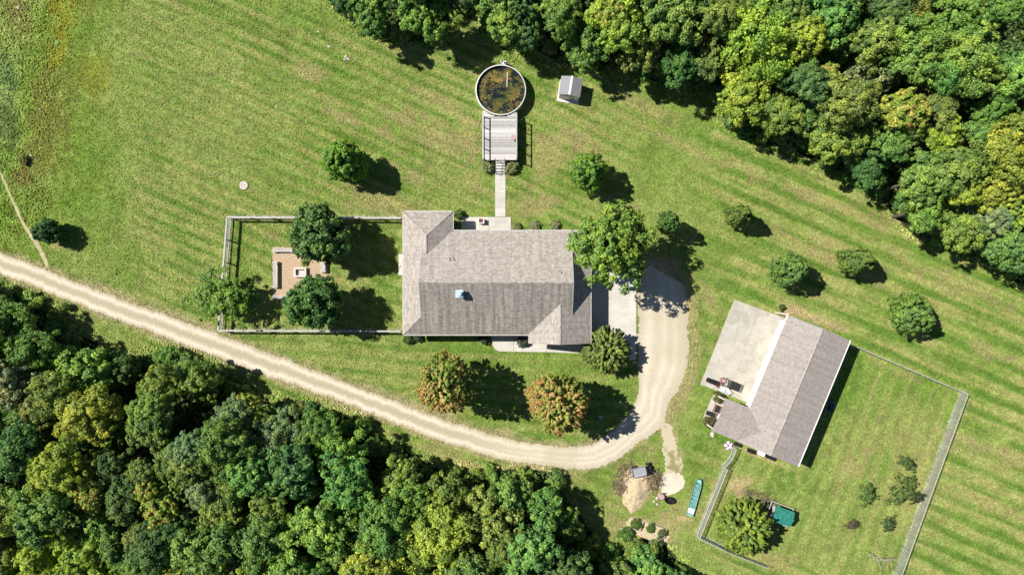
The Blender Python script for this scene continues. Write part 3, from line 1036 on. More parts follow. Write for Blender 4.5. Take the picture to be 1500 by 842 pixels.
def fence(name, label, path, h, gap, rails, post_r, mat, mesh=True, capw=0.0, group=None, rail=(0.04, 0.12), sp=0.06, wr=0.0055):
    P = [Vector(p) for p in path]
    root = empty(name, (P[0].x, P[0].y, 0))
    tag(root, label, 'fence', group)
    off = P[0].copy()
    for a, b in zip(P[:-1], P[1:]):
        a = a - off; b = b - off
        L = (b - a).length
        n = max(1, round(L / gap))
        an = math.atan2((b - a).y, (b - a).x)
        for i in range(n + 1):
            if i == n and not (b + off - P[-1]).length < 1e-6: continue
            p = a.lerp(b, i / n)
            pm = MB()
            if post_r > 0.035: pm.box((0, 0, (h + 0.08) / 2), (post_r * 2, post_r * 2, h + 0.08), an)
            else: pm.bar((0, 0, 0), (0, 0, h + 0.04), post_r, 8)
            pm.build('post', mat, root, (p.x, p.y, 0))
        for i in range(n):
            p = a.lerp(b, i / n); q = a.lerp(b, (i + 1) / n)
            mid = (p + q) / 2; l = (q - p).length - 0.004
            for z in rails:
                MB().box((0, 0, 0), (l, rail[0], rail[1])).build('rail', mat, root, (mid.x, mid.y, z), an)
            if capw: MB().box((0, 0, 0), (l, capw, 0.035)).build('cap_rail', mat, root, (mid.x, mid.y, h + 0.11), an)
        if mesh: wire_mesh(root, (a.x, a.y), (b.x, b.y), h, sp=sp, r=wr)
    return root


fence('yard_fence', 'weathered wood rail fence with wire around the fire pit yard', [W(590, 321), W(340, 320), W(327, 483), W(590, 484)], 1.25, 2.45, [0.25, 1.16], 0.06, M['fence_wood'], True, 0.17, rail=(0.045, 0.16), sp=0.12, wr=0.004)
fence('paddock_fence', 'long grey wire mesh fence bounding the paddock behind the barn', [W(1243, 505), W(1407.5, 575), W(1296, 880)], 1.2, 3.0, [1.19], 0.03, M['wire'], True, rail=(0.05, 0.05))
fence('pen_fence', 'short grey wire mesh fence between the teal boat and the spiky bush', [W(1061, 684), W(1021, 783), W(1064, 804), W(1120, 826)], 1.15, 2.4, [0.08, 1.14], 0.03, M['wire'], True, rail=(0.05, 0.05))
gt = fence('garden_gate', 'narrow open wire gate hanging beside the barn corner', [W(1074, 654), W(1068, 669), W(1057.5, 681)], 1.15, 1.2, [0.10, 1.12], 0.03, M['wire'], True, rail=(0.05, 0.05))
gt['category'] = 'gate'

# ------------------------------------------------------------------ pool, deck
PR = 2.66; PZ = 1.32
pc = Vector(W(733.5, 132, PZ))
pool = empty('swimming_pool', (pc.x, pc.y, 0))
tag(pool, 'round above ground pool with white rim full of dark leafy water', 'pool')
MB().lathe([(PR, 0), (PR, PZ - 0.03), (PR - 0.04, PZ - 0.03), (PR - 0.04, 0)], n=64, closed=True).build('pool_wall', M['pool_shell'], pool)
MB().lathe([(PR - 0.05, 0.02), (PR - 0.05, PZ - 0.04), (PR - 0.06, PZ - 0.04), (PR - 0.06, 0.02)], n=64, closed=True).build('liner', M['liner'], pool)
for k in range(16):
    m = MB(); a0 = 2 * math.pi * k / 16; n = 6
    for i in range(n):
        t0 = a0 + 2 * math.pi / 16 * (i / n) + (0.003 if i == 0 else 0); t1 = a0 + 2 * math.pi / 16 * ((i + 1) / n) - (0.003 if i == n - 1 else 0)
        R0, R1 = PR - 0.05, PR + 0.05
        q = lambda r, t, z: (r * math.cos(t), r * math.sin(t), z)
        m.poly([q(R0, t0, PZ + .02), q(R1, t0, PZ), q(R1, t1, PZ), q(R0, t1, PZ + .02)])
        m.poly([q(R1, t0, PZ), q(R1, t0, PZ - .08), q(R1, t1, PZ - .08), q(R1, t1, PZ)])
        m.poly([q(R0, t0, PZ + .02), q(R0, t1, PZ + .02), q(R0, t1, PZ - .06), q(R0, t0, PZ - .06)])
        m.poly([q(R0, t0, PZ - .05), q(R0, t1, PZ - .05), q(R1, t1, PZ - .07), q(R1, t0, PZ - .07)])
    m.build('rim_section', M['pool_shell'], pool)
MB().disc((0, 0, PZ - 0.34), PR - 0.062, 64).build('water', M['water'], pool)
MB().bar((0.72, 2.0, PZ - 0.30), (0.66, 0.4, PZ - 0.30), 0.035, 8).build('skimmer_pole', M['white_plastic'], pool)
lp = []
for k in range(260):
    an = rng.uniform(0, 2 * math.pi); r = PR * math.sqrt(rng.random()) * 0.94
    x, y = r * math.cos(an), r * math.sin(an)
    if fbm(np.array([x * 10]), np.array([y * 10]), 14, 41, 2)[0] > 0.58: lp.append((x, y))
mb = MB()
for x, y in lp:
    s = rng.uniform(0.05, 0.13); an = rng.uniform(0, 6.28)
    pts = [(x + s * k2 * math.cos(an + t), y + s * k2 * math.sin(an + t), PZ - 0.333 + 0.01 * (i % 2)) for i, (t, k2) in enumerate(((0, 1), (1.3, .5), (3.14, 1), (4.9, .5)))]
    mb.poly(pts)
fl = mb.build('floating_leaves', plain('wet_leaves', (0.30, 0.17, 0.04), 0.6, 0.6, 5), pool)
fl['kind'] = 'stuff'
# pump/filter on the far side
fx, fy = W(739, 93, 0.9)
pf = empty('pool_filter', (fx, fy, 0))
tag(pf, 'white pool filter and ladder top behind the round pool', 'pool filter')
MB().lathe([(0.0, 1.02), (0.16, 1.0), (0.28, 0.86), (0.30, 0.5), (0.28, 0.12), (0.20, 0.06), (0, 0.06)], n=20).build('tank', M['white_plastic'], pf, smooth=True)
MB().box((0, 0, 0.03), (0.9, 0.6, 0.06)).build('base', M['block'], pf)
MB().bar((0.28, 0.1, 0.2), (0.28, 0.1, 0.55), 0.13, 12).build('pump', M['black'], pf)
MB().bar((-0.38, -0.1, 0.06), (-0.38, -0.1, 1.5), 0.05, 8).bar((-0.38, 0.22, 0.06), (-0.38, 0.22, 1.5), 0.05, 8).bar((-0.38, -0.1, 1.2), (-0.38, 0.22, 1.2), 0.04, 6).build('ladder_rail', M['bluemetal'], pf)
MB().bar((0.0, 0, 1.0), (0.0, 0, 1.14), 0.09, 12).build('valve', M['black'], pf)

DZ = 1.16
dx0, dy0 = W(707, 234, DZ); dx1, _ = W(757.5, 234, DZ)
_, dy1 = W(707, 158, DZ)
deck = empty('pool_deck', ((dx0 + dx1) / 2, dy0, 0))
tag(deck, 'raised weathered plank deck joined to the round pool', 'deck')
dw = dx1 - dx0; dl = dy1 - dy0
n = int(dl / 0.145)
for i in range(n):
    y = (i + 0.5) * 0.145
    x0, x1 = -dw / 2, dw / 2
    wy = dy0 + y
    dd = PR + 0.10
    if abs(wy - pc.y) < dd and wy > pc.y - dd:
        # board stops at the pool rim: split into two short ends if the rim crosses it
        half = math.sqrt(dd * dd - (wy + 0.07 - pc.y) ** 2)
        l = pc.x - half - deck.location.x; r = pc.x + half - deck.location.x
        segs = [(x0, l), (r, x1)]
    else:
        segs = [(x0, x1)]
    for a, b in segs:
        if b - a < 0.15: continue
        MB().box((0, 0, 0), (b - a, 0.138, 0.035)).build('plank', M['weathered'], deck, ((a + b) / 2, y, DZ + rng.uniform(-.003, .003)))
for sx in (-1, 1):
    MB().box((sx * (dw / 2 + 0.022), (dl - 0.9) / 2, DZ - 0.09), (0.04, dl - 0.9, 0.24)).build('fascia', M['fence_wood'], deck)
MB().box((0, -0.025, DZ - 0.09), (dw, 0.04, 0.24)).build('fascia', M['fence_wood'], deck)
RL = 4.55
for sx in (-1, 1):
    for k in range(5):
        MB().box((0, 0, 0), (0.09, 0.09, DZ + 0.92)).build('post', M['fence_wood'], deck, (sx * (dw / 2 - 0.07), 0.06 + k * RL / 4, (DZ + 0.92) / 2))
    MB().box((0, 0, 0), (0.13, RL + 0.2, 0.04)).build('hand_rail', M['fence_wood'], deck, (sx * (dw / 2 - 0.07), 0.06 + RL / 2, DZ + 0.95))
    MB().box((0, 0, 0), (0.04, RL, 0.09)).build('lower_rail', M['fence_wood'], deck, (sx * (dw / 2 - 0.07), 0.06 + RL / 2, DZ + 0.16))
# stairs down to the walk
stx = W(733, 240)[0] - deck.location.x
for k in range(5):
    MB().box((0, 0, 0), (0.96, 0.28, 0.04)).build('stair_tread', M['weathered'], deck, (stx, -0.18 - k * 0.26, DZ - 0.2 * (k + 1) + 0.03))
for sx in (-0.5, 0.5):
    MB().bar((stx + sx, -0.05, DZ - 0.12), (stx + sx, -1.45, 0.03), 0.06, 4).build('stringer', M['fence_wood'], deck)
    MB().bar((stx + sx, -0.04, DZ + 0.75), (stx + sx, -1.3, 0.85), 0.03, 6).bar((stx + sx, -0.04, DZ), (stx + sx, -0.04, DZ + 0.78), 0.03, 6).bar((stx + sx, -1.3, 0.05), (stx + sx, -1.3, 0.87), 0.03, 6).build('stair_rail', M['black_metal'], deck)
tx, ty = W(752, 203, DZ)
t = empty('round_table', (tx, ty, DZ + 0.02))
tag(t, 'small round faded pink side table on the pool deck', 'table')
MB().lathe([(0, 0.50), (0.29, 0.50), (0.30, 0.48), (0.29, 0.46), (0, 0.46)], n=24).build('table_top', M['pink'], t)
for k in range(3):
    an = k * 2.094
    MB().bar((0.2 * math.cos(an), 0.2 * math.sin(an), 0.0), (0.12 * math.cos(an), 0.12 * math.sin(an), 0.46), 0.02, 6).build('leg', M['black_metal'], t)

# ------------------------------------------------------------------ small shed
shx, shy = W(834, 134)
shed = empty('garden_shed', (shx, shy, 0), math.radians(-9))
shed.scale = (0.93, 0.93, 0.95)
tag(shed, 'small pale garden shed with two tone gable roof near the trees', 'shed')
sw_, sl_, sh_ = 2.25, 2.0, 1.75
MB().prism(ccw([(-sw_ / 2, -sl_ / 2), (sw_ / 2, -sl_ / 2), (sw_ / 2, sl_ / 2), (-sw_ / 2, sl_ / 2)]), 0.1, sh_).build('wall', M['white_wall'], shed)
MB().box((0, -0.1, 0.05), (2.6, 2.6, 0.1)).build('base', M['block'], shed)
shr = M['shed_roof']
zl = lambda x, y: sh_ + 0.12 + 0.42 * (x + sw_ / 2)
zr_ = lambda x, y: sh_ + 0.12 + 0.42 * (sw_ / 2 - x)
roof_slope(shed, [(-sw_ / 2 - .12, -sl_ / 2 - .06), (0.0, -sl_ / 2 - .06), (0.0, sl_ / 2 + .06), (-sw_ / 2 - .12, sl_ / 2 + .06)], zl, shr, 0.06)
roof_slope(shed, [(0.0, -sl_ / 2 - .06), (sw_ / 2 + .12, -sl_ / 2 - .06), (sw_ / 2 + .12, sl_ / 2 + .06), (0.0, sl_ / 2 + .06)], zr_, shr, 0.06)
cap(shed, (0, -sl_ / 2 - .07, zl(0, 0) + .02), (0, sl_ / 2 + .07, zl(0, 0) + .02), M['white_trim'], 0.13)
for yy in (-sl_ / 2 - .01, sl_ / 2 + .01):
    m = MB()
    tri = [(-sw_ / 2, sh_), (sw_ / 2, sh_), (0, zl(0, 0) - .08)]
    a = [(p[0], yy - .02, p[1]) for p in tri]; b = [(p[0], yy + .02, p[1]) for p in tri]
    m.poly(a); m.poly(list(reversed(b)))
    m.build('gable_wall', M['white_wall'], shed)
panel_door(shed, (0, -sl_ / 2, 0.1), '-y', 1.3, 1.6, M['steel'], 'door', 2)

# ------------------------------------------------------------------ fire pit yard
def bench(label, c, L, rz, dep=0.45):
    b = empty('bench', (*W(*c), 0), rz)
    tag(b, label, 'bench', 'block and plank benches around the fire pit')
    for s in (-1, 1):
        MB().box((s * (L / 2 - 0.14), 0, 0.22), (0.26, dep + 0.08, 0.44)).build('block_support', M['block'], b)
    for k in range(3):
        MB().box((0, (k - 1) * dep / 3, 0.47), (L - 0.1, dep / 3 - 0.015, 0.05)).build('seat_plank', M['fence_wood'], b)
    return b


bench('long grey plank bench on blocks along the far side of the fire pit', (405, 402.5), 2.9, math.pi / 2)
bench('grey plank bench on blocks by the dark round tree above the fire pit', (416, 367), 2.2, 0, 0.34)
bench('short grey plank bench on blocks at the lower edge of the wood chips', (414, 435), 1.9, 0, 0.34)
bench('stubby block bench at the house side of the fire pit', (475, 392), 1.1, math.pi / 2, 0.5)
fp = empty('fire_pit', (*W(441, 399), 0))
tag(fp, 'rectangular concrete block fire pit in the wood chip bed', 'fire pit')
for lay in range(2):
    z = 0.1 + lay * 0.2
    for i in range(4):
        for s in (-1, 1):
            MB().box((0, 0, 0), (0.325, 0.2, 0.19)).build('block', M['block'], fp, (-0.51 + i * 0.335 + 0.01, s * 0.42, z))
    for j in range(2):
        for s in (-1, 1):
            MB().box((0, 0, 0), (0.2, 0.31, 0.19)).build('block', M['block'], fp, (s * 0.58, -0.16 + j * 0.32, z))
MB().box((0, 0, 0.04), (0.96, 0.64, 0.08)).build('ash_bed', M['ash'], fp)

# ------------------------------------------------------------------ patio and yard objects
bx_, by_ = W(705.5, 324.5)
sb = empty('storage_box', (bx_, by_, 0.055))
tag(sb, 'small white cabinet with dark red top on the back patio', 'cabinet')
MB().box((0, 0, 0.3), (0.6, 0.52, 0.6)).build('body', M['white_plastic'], sb)
MB().box((-0.06, 0.03, 0.625), (0.42, 0.42, 0.05)).build('lid', M['red_brown'], sb)
for s in (-1, 1):
    MB().box((s * 0.14, -0.27, 0.3), (0.26, 0.02, 0.5)).build('door', M['white_trim'], sb)

sx_, sy_ = W(357.5, 272)
sep = empty('septic_cover', (sx_, sy_, 0))
tag(sep, 'round pale concrete cover set in the open lawn', 'cover')
MB().lathe([(0.46, 0.0), (0.46, 0.10), (0.40, 0.13), (0.30, 0.13), (0.28, 0.08), (0, 0.08)], n=24).build('ring', M['block'], sep)
MB().lathe([(0.27, 0.081), (0.25, 0.11), (0.0, 0.12)], n=20).build('lid', M['stone'], sep)
MB().bar((-0.1, 0.05, 0.12), (0.1, 0.05, 0.15), 0.02, 6).build('handle', M['black_metal'], sep)


def rock(seed, r):
    r0 = random.Random(seed)
    bm = bmesh.new()
    bmesh.ops.create_icosphere(bm, subdivisions=2, radius=r)
    for v in bm.verts:
        k = 0.75 + 0.5 * r0.random()
        v.co = Vector((v.co.x * k * 1.15, v.co.y * k, max(v.co.z * k * 0.7, -r * 0.25) + r * 0.25))
    me = bpy.data.meshes.new('stone')
    bm.to_mesh(me); bm.free()
    me.materials.append(M['stone'])
    return me


ROCKS = [rock(k, 0.22) for k in range(4)]
def put_rock(px, py, s, label, group=None):
    o = link_mesh('stone', ROCKS[rng.randrange(4)], None, (*W(px, py), 0), rng.uniform(0, 6))
    o.scale = (s * .7, s * .7, s * .6)
    tag(o, label, 'stone', group)


for p in ((507, 84, 1.2), (510, 87, 0.9), (505, 88, 0.7)): put_rock(*p, 'pale stone in the little cluster on the lawn near the wood', 'stone cluster on the lawn')
for p in ((482, 69, 0.8), (466, 47, 0.7), (405, 157, 0.6)): put_rock(*p, 'single pale stone lying in open grass', 'single stones on the lawn')
put_rock(880, 611, 1.35, 'white stone in the shade of the orange tree by the drive bend')
for p in ((27, 12, 1.2), (29, 29, 0.7), (45, 228, 0.8), (48, 233, 0.7), (58, 160, 0.6)): put_rock(*p, 'pale stone in the rough meadow strip', 'stones in the meadow')
for p in ((962, 729, 1.0), (958, 734, 0.7), (963, 738, 0.8)): put_rock(*p, 'pale stone beside the gravel pad', 'stones by the gravel pad')
put_rock(1043, 636, 1.6, 'flat white stone near the barn porch')

# black tub in the meadow
bt = empty('planter_tub', (*W(38, 237), 0))
tag(bt, 'black tub in the rough meadow beside a yellow green weed', 'tub')
MB().lathe([(0.0, 0.03), (0.30, 0.03), (0.38, 0.42), (0.42, 0.42), (0.40, 0.46), (0.36, 0.46), (0.27, 0.08), (0, 0.08)], n=18).build('tub', M['black'], bt)
MB().lathe([(0.43, 0.40), (0.45, 0.43), (0.43, 0.46), (0.40, 0.44)], n=18, closed=True).build('rim', M['black'], bt)

# teal boat
ba, bb = Vector(W(1024, 700)), Vector(W(1009, 754))
boat = empty('boat', (*((ba + bb) / 2), 0), math.atan2((ba - bb).y, (ba - bb).x))
tag(boat, 'long narrow teal boat with white panels lying on the grass', 'boat')
Lb = (ba - bb).length; hwid = 0.40
secs = [(-0.5, 0.85), (-0.48, 0.95), (-0.3, 1.0), (0, 1.0), (0.3, 0.95), (0.42, 0.78), (0.48, 0.5), (0.5, 0.2)]
hull = MB(); prof = lambda w: [(-w, 0.36), (-w * 0.92, 0.12), (-w * 0.7, 0.0), (w * 0.7, 0.0), (w * 0.92, 0.12), (w, 0.36), (w * 0.9, 0.36), (w * 0.64, 0.06), (-w * 0.64, 0.06), (-w * 0.9, 0.36)]
rows = [[(s * Lb, y, z) for y, z in prof(k * hwid)] for s, k in secs]
for A, B in zip(rows[:-1], rows[1:]):
    for i in range(10):
        j = (i + 1) % 10
        hull.poly([A[i], B[i], B[j], A[j]])
hull.poly(rows[0]); hull.poly(list(reversed(rows[-1])))
hull.build('hull', M['teal'], boat)
MB().box((-0.36 * Lb, 0, 0.31), (0.55, hwid * 1.7, 0.05)).build('stern_panel', M['white_plastic'], boat)
MB().box((0.0, 0, 0.32), (0.12, hwid * 1.75, 0.04)).build('thwart', M['teal_pale'], boat)
MB().box((-0.18 * Lb, 0, 0.24), (1.0, hwid * 1.5, 0.04)).build('floor_board', M['teal'], boat)
MB().box((0.2 * Lb, 0, 0.26), (1.3, hwid * 1.5, 0.04)).build('floor_board', M['teal'], boat)
MB().poly([(0.40 * Lb, -hwid * .72, .365), (0.47 * Lb, -hwid * .46, .365), (0.49 * Lb, 0, .365), (0.47 * Lb, hwid * .46, .365), (0.40 * Lb, hwid * .72, .365)]).build('bow_deck', M['teal_pale'], boat)
MB().box((-0.47 * Lb, 0, 0.33), (0.18, hwid * 1.6, 0.04)).build('stern_deck', M['teal_pale'], boat)

# utility cart
cart = empty('utility_cart', (*W(937, 688), 0), math.radians(14))
tag(cart, 'grey utility cart with black frame parked among brush piles', 'cart')
MB().prism(ccw([(-0.95, -0.48), (0.55, -0.48), (0.62, 0), (0.55, 0.48), (-0.95, 0.48)]), 0.52, 0.60).build('bed', M['steel'], cart)
MB().box((-0.2, 0.47, 0.68), (1.5, 0.04, 0.18)).build('side_panel', M['steel'], cart)
MB().box((-0.2, -0.47, 0.68), (1.5, 0.04, 0.18)).build('side_panel', M['steel'], cart)
MB().box((-0.95, 0, 0.68), (0.04, 0.96, 0.18)).build('tailgate', M['steel'], cart)
for k in range(4): MB().box((-0.75 + k * 0.36, 0, 0.612), (0.05, 0.86, 0.025)).build('rib', M['steel'], cart)
MB().box((0.95, 0, 0.42), (0.7, 0.62, 0.38), taper=0.8).build('motor_cover', M['black'], cart)
MB().box((0.62, 0, 0.85), (0.08, 0.6, 0.45)).build('seat_back', M['black'], cart)
MB().bar((0.95, 0, 0.55), (0.80, 0, 0.98), 0.03, 6).lathe([(0.16, 0.97), (0.19, 1.0), (0.16, 1.03), (0.13, 1.0)], (0.8, 0, 0), 16, True).build('steering_wheel', M['black_metal'], cart)
for wx_ in (-0.55, 1.0):
    for s in (-1, 1):
        wh = empty('wheel', (wx_, s * 0.52, 0.27)); wh.parent = cart; wh.rotation_euler = (math.pi / 2, 0, 0)
        MB().lathe([(0.15, -0.09), (0.25, -0.09), (0.27, -0.04), (0.27, 0.04), (0.25, 0.09), (0.15, 0.09)], n=20, closed=True).build('tyre', M['rubber'], wh)
        MB().lathe([(0, -0.05), (0.15, -0.05), (0.15, 0.05), (0, 0.05)], n=16).build('rim', M['steel'], wh)

# tub and stump by the pad
tb = empty('black_tub', (*W(979.5, 731), 0), -0.3)
tag(tb, 'black oval tub at the edge of the gravel pad', 'tub')
m = MB().lathe([(0.0, 0.03), (0.33, 0.03), (0.40, 0.40), (0.44, 0.42), (0.42, 0.45), (0.37, 0.44), (0.30, 0.07), (0, 0.07)], n=20)
m.v = [(x * 1.25, y * 0.85, z) for x, y, z in m.v]
m.build('tub', M['black'], tb)
m = MB().lathe([(0.43, 0.40), (0.46, 0.43), (0.43, 0.46), (0.40, 0.43)], n=20, closed=True)
m.v = [(x * 1.25, y * 0.85, z) for x, y, z in m.v]
m.build('rim', M['rubber'], tb)
stp = empty('tree_stump', (*W(968.5, 726), 0))
tag(stp, 'low pale tree stump beside the black tub', 'stump')
MB().lathe([(0.42, 0), (0.34, 0.12), (0.30, 0.40), (0.27, 0.42), (0, 0.42)], n=14).build('stump', M['pink'], stp)
MB().bar((0.2, 0.25, 0.05), (0.05, 0.50, 0.75), 0.10, 7, 0.05).build('broken_limb', M['dark_wood'], stp)
MB().bar((-0.2, -0.1, 0.02), (-0.5, -0.2, 0.0), 0.10, 6, 0.03).build('root', M['bark'], stp)


def mound(name, c, rx, ry, h, rz, mat, label, seed):
    n, K = 36, 8
    V = []; F = []
    for k in range(K + 1):
        t = k / K
        for i in range(n):
            an = 2 * math.pi * i / n
            w = 1 + 0.25 * (fbm(np.array([3 + 2 * math.cos(an)]), np.array([3 + 2 * math.sin(an)]), 1.0, seed, 3)[0] - 0.5) * 2
            x, y = rx * t * w * math.cos(an), ry * t * w * math.sin(an)
            z = h * (1 - t * t) ** 1.3 * (0.5 + 1.0 * fbm(np.array([x * 1.7 + 50]), np.array([y * 1.7 + 50]), 1.0, seed, 3)[0])
            V.append((x, y, max(z, 0.0) + (0.004 if t < 1 else -0.01)))
    for k in range(K):
        for i in range(n):
            F.append((k * n + i, k * n + (i + 1) % n, (k + 1) * n + (i + 1) % n, (k + 1) * n + i))
    me = bpy.data.meshes.new(name)
    me.from_pydata(V, [], F)
    me.update()
    if sum(p.normal.z for p in me.polygons) < 0: me.flip_normals()
    me.polygons.foreach_set('use_smooth', [True] * len(me.polygons))
    me.materials.append(mat)
    o = link_mesh(name, me, None, (*W(*c), 0), rz)
    tag(o, label, 'mound')
    return o


mound('soil_mound', (931, 716), 1.5, 2.6, 0.45, -0.15, M['soil'], 'low heap of bare tan soil below the grey cart', 3)
mound('soil_mound', (936, 702), 0.9, 1.1, 0.35, 0.3, M['soil'], 'small tan soil heap right beside the grey cart', 8)


def brush(label, c, rx, ry, h, n, mat, seed, cat='brush pile', name='brush_pile', rz=0.0, thick=0.03, lmin=0.5, lmax=1.4, twig=None):
    r0 = random.Random(seed)
    b = empty(name, (*W(*c), 0), rz)
    tag(b, label, cat)
    mb = MB(); mb2 = MB()
    for i in range(n):
        a = r0.uniform(0, 6.28); q = math.sqrt(r0.random())
        x, y = rx * q * math.cos(a), ry * q * math.sin(a)
        z = 0.03 + h * (1 - q) * r0.random()
        l = r0.uniform(lmin, lmax); a2 = r0.uniform(0, 6.28); tl2 = r0.uniform(-0.1, 0.6)
        p = Vector((x, y, z)); e = p + Vector((math.cos(a2) * l, math.sin(a2) * l, tl2 * l * 0.6))
        tgt = mb if r0.random() < 0.6 else mb2
        tgt.bar(p, e, r0.uniform(0.6, 1.2) * thick, 4, 0.008)
        for k in range(2):
            f = p.lerp(e, r0.uniform(0.3, 0.9)); a3 = a2 + r0.uniform(-1, 1)
            tgt.bar(f, f + Vector((math.cos(a3), math.sin(a3), r0.uniform(-0.1, 0.5))) * l * 0.4, thick * 0.4, 3, 0.006)
    tag(mb.build('branches', mat, b), kind='stuff')
    tag(mb2.build('twigs', twig or M['deadwood'], b), kind='stuff')
    return b


brush('tangled brown brush pile on the house side of the grey cart', (914, 702), 1.1, 1.9, 0.8, 210, M['dark_wood'], 4, rz=-0.4, lmin=0.25, lmax=0.8, twig=M['brown_twig'])
brush('tangled brown brush pile between the grey cart and the gravel pad', (957, 700), 0.9, 1.4, 0.7, 150, M['dark_wood'], 5, rz=0.3, lmin=0.25, lmax=0.8, twig=M['brown_twig'])
brush('long row of dead sticks beside the green roofed coop', (1112, 727), 2.2, 0.45, 0.4, 120, M['dark_wood'], 6, rz=-0.42, lmin=0.2, lmax=0.7, twig=M['brown_twig'])
brush('bare fallen limb with dark knots in the paddock', (1287, 816), 1.5, 0.15, 0.2, 16, M['dark_wood'], 7, 'fallen limb', 'fallen_limb', rz=-0.35, thick=0.05)

# raised garden beds
def garden_bed(label, c, L, Wd, rz):
    b = empty('garden_bed', (*W(*c), 0), rz)
    tag(b, label, 'garden bed')
    for s in (-1, 1):
        MB().box((0, s * Wd / 2, 0.14), (L, 0.05, 0.28)).build('side_board', M['fence_wood'], b)
        MB().box((s * (L / 2 + 0.025), 0, 0.14), (0.05, Wd + 0.05, 0.28)).build('end_board', M['fence_wood'], b)
    MB().box((0, 0, 0.11), (L - 0.02, Wd - 0.06, 0.20)).build('soil', M['soil'], b)
    return b


BEDS = [('square raised bed full of leafy vegetables near the brush', (932, 767), 1.15, 1.05), ('long raised bed of leafy vegetables nearest the teal boat', (961.5, 776), 2.0, 1.0),
        ('raised bed of vegetables at the edge of the lower wood', (916, 781), 1.5, 1.0)]
for lb, c, L, Wd in BEDS: garden_bed(lb, c, L, Wd, math.radians(-20))
flat_patch('mulch_path', [(917, 764), (925, 758), (940, 760), (980, 783), (978, 796), (962, 796), (918, 778)], 0.003, M['soil'], None, 0.12, label='strip of bare soil between the garden beds')

# coop
coop = empty('chicken_coop', (*W(1139.5, 750), 0), math.radians(-20))
tag(coop, 'small coop with bright teal green gable roof beside the spiky bush', 'coop')
MB().box((0, 0, 0.75), (1.7, 1.3, 1.1)).build('wall', M['weathered'], coop)
for s in (-1, 1):
    for t_ in (-1, 1):
        MB().box((s * 0.8, t_ * 0.6, 0.1), (0.08, 0.08, 0.2)).build('leg', M['fence_wood'], coop)
zc1 = lambda x, y: 1.32 + 0.40 * (0.85 - y) ; zc2 = lambda x, y: 1.32 + 0.40 * (y + 0.85)
roof_slope(coop, [(-1.1, 0), (1.1, 0), (1.1, 0.85), (-1.1, 0.85)], zc1, M['teal_metal'], 0.03)
roof_slope(coop, [(-1.1, -0.85), (1.1, -0.85), (1.1, 0), (-1.1, 0)], zc2, M['teal_metal'], 0.03)
cap(coop, (-1.12, 0, 1.69), (1.12, 0, 1.69), M['teal_metal'], 0.10)
for k in range(9):
    x = -1.04 + k * 0.26
    for s in (-1, 1):
        MB().bar((x, s * 0.06, 1.32 + .4 * .79 + .012), (x, s * 0.84, 1.32 + .4 * .01 + .012), 0.012, 4).build('roof_seam', M['teal_metal'], coop)
panel_door(coop, (0, -0.65, 0.25), '-y', 0.6, 0.9, M['fence_wood'], 'door', 1)
for s in (-1, 1):
    MB().box((s * 1.25, 0, 0.5), (0.07, 2.1, 0.07)).box((s * 1.25, 1.0, 0.3), (0.07, 0.07, 0.6)).box((s * 1.25, -1.0, 0.3), (0.07, 0.07, 0.6)).build('run_rail', M['fence_wood'], coop)
MB().box((0, 1.02, 0.5), (2.43, 0.07, 0.07)).build('run_rail', M['fence_wood'], coop)
MB().box((0, -1.02, 0.5), (2.43, 0.07, 0.07)).build('run_rail', M['fence_wood'], coop)
MB().box((-1.35, 0.35, 0.2), (0.35, 0.35, 0.4)).build('nest_box', M['white_plastic'], coop)


# barn patio furniture
def chair(label, c, rz, mat, group=None):
    o = empty('patio_chair', (*W(*c), 0.06), rz)
    tag(o, label, 'chair', group)
    m = MB().box((0, 0, 0.41), (0.52, 0.50, 0.06)); m.build('seat', mat, o)
    m = MB(); m.poly([(-.26, .22, .42), (.26, .22, .42), (.24, .34, .92), (-.24, .34, .92)]); m.poly([(-.24, .38, .92), (.24, .38, .92), (.26, .27, .42), (-.26, .27, .42)])
    m.poly([(-.24, .34, .92), (.24, .34, .92), (.24, .38, .92), (-.24, .38, .92)]); m.poly([(-.26, .22, .42), (-.24, .34, .92), (-.24, .38, .92), (-.26, .27, .42)]); m.poly([(.26, .27, .42), (.24, .38, .92), (.24, .34, .92), (.26, .22, .42)])
    m.build('backrest', mat, o)
    for s in (-1, 1):
        MB().box((s * 0.28, -0.02, 0.62), (0.06, 0.46, 0.04)).build('armrest', mat, o)
        for t_ in (-1, 1):
            MB().bar((s * 0.25, t_ * 0.22, 0), (s * 0.24, t_ * 0.20, 0.60 if t_ < 0 else 0.4), 0.025, 6).build('leg', mat, o)
    return o


chair('white plastic patio chair nearest the barn porch', (1063.5, 571.5), 2.2, M['white_plastic'])
chair('white plastic patio chair next to the brown chairs', (1056, 568), 2.6, M['white_plastic'])
chair('brown fabric patio chair nearest the grill', (1051, 563), 0.9, M['brown_fabric'])
chair('brown fabric patio chair between the two black tops', (1056.5, 556), 0.2, M['pink'])
gr = empty('grill', (*W(1040, 557), 0.06), math.radians(-20))
tag(gr, 'black gas grill at the edge of the barn apron', 'grill')
MB().box((0, 0, 0.62), (0.75, 0.5, 0.42)).build('firebox', M['black'], gr)
m = MB().bar((-0.37, 0, 0.86), (0.37, 0, 0.86), 0.27, 12); m.build('lid', M['black'], gr)
for s in (-1, 1):
    MB().box((s * 0.53, 0, 0.82), (0.30, 0.46, 0.03)).build('side_shelf', M['black_metal'], gr)
    for t_ in (-1, 1): MB().box((s * 0.33, t_ * 0.2, 0.21), (0.05, 0.05, 0.42)).build('leg', M['black_metal'], gr)
MB().bar((-0.28, -0.31, 0.92), (0.28, -0.31, 0.92), 0.018, 6).build('handle', M['steel'], gr)
tbl = empty('patio_table', (*W(1072, 563.5), 0.06), math.radians(-22))
tag(tbl, 'rectangular black slatted patio table on the barn apron', 'table')
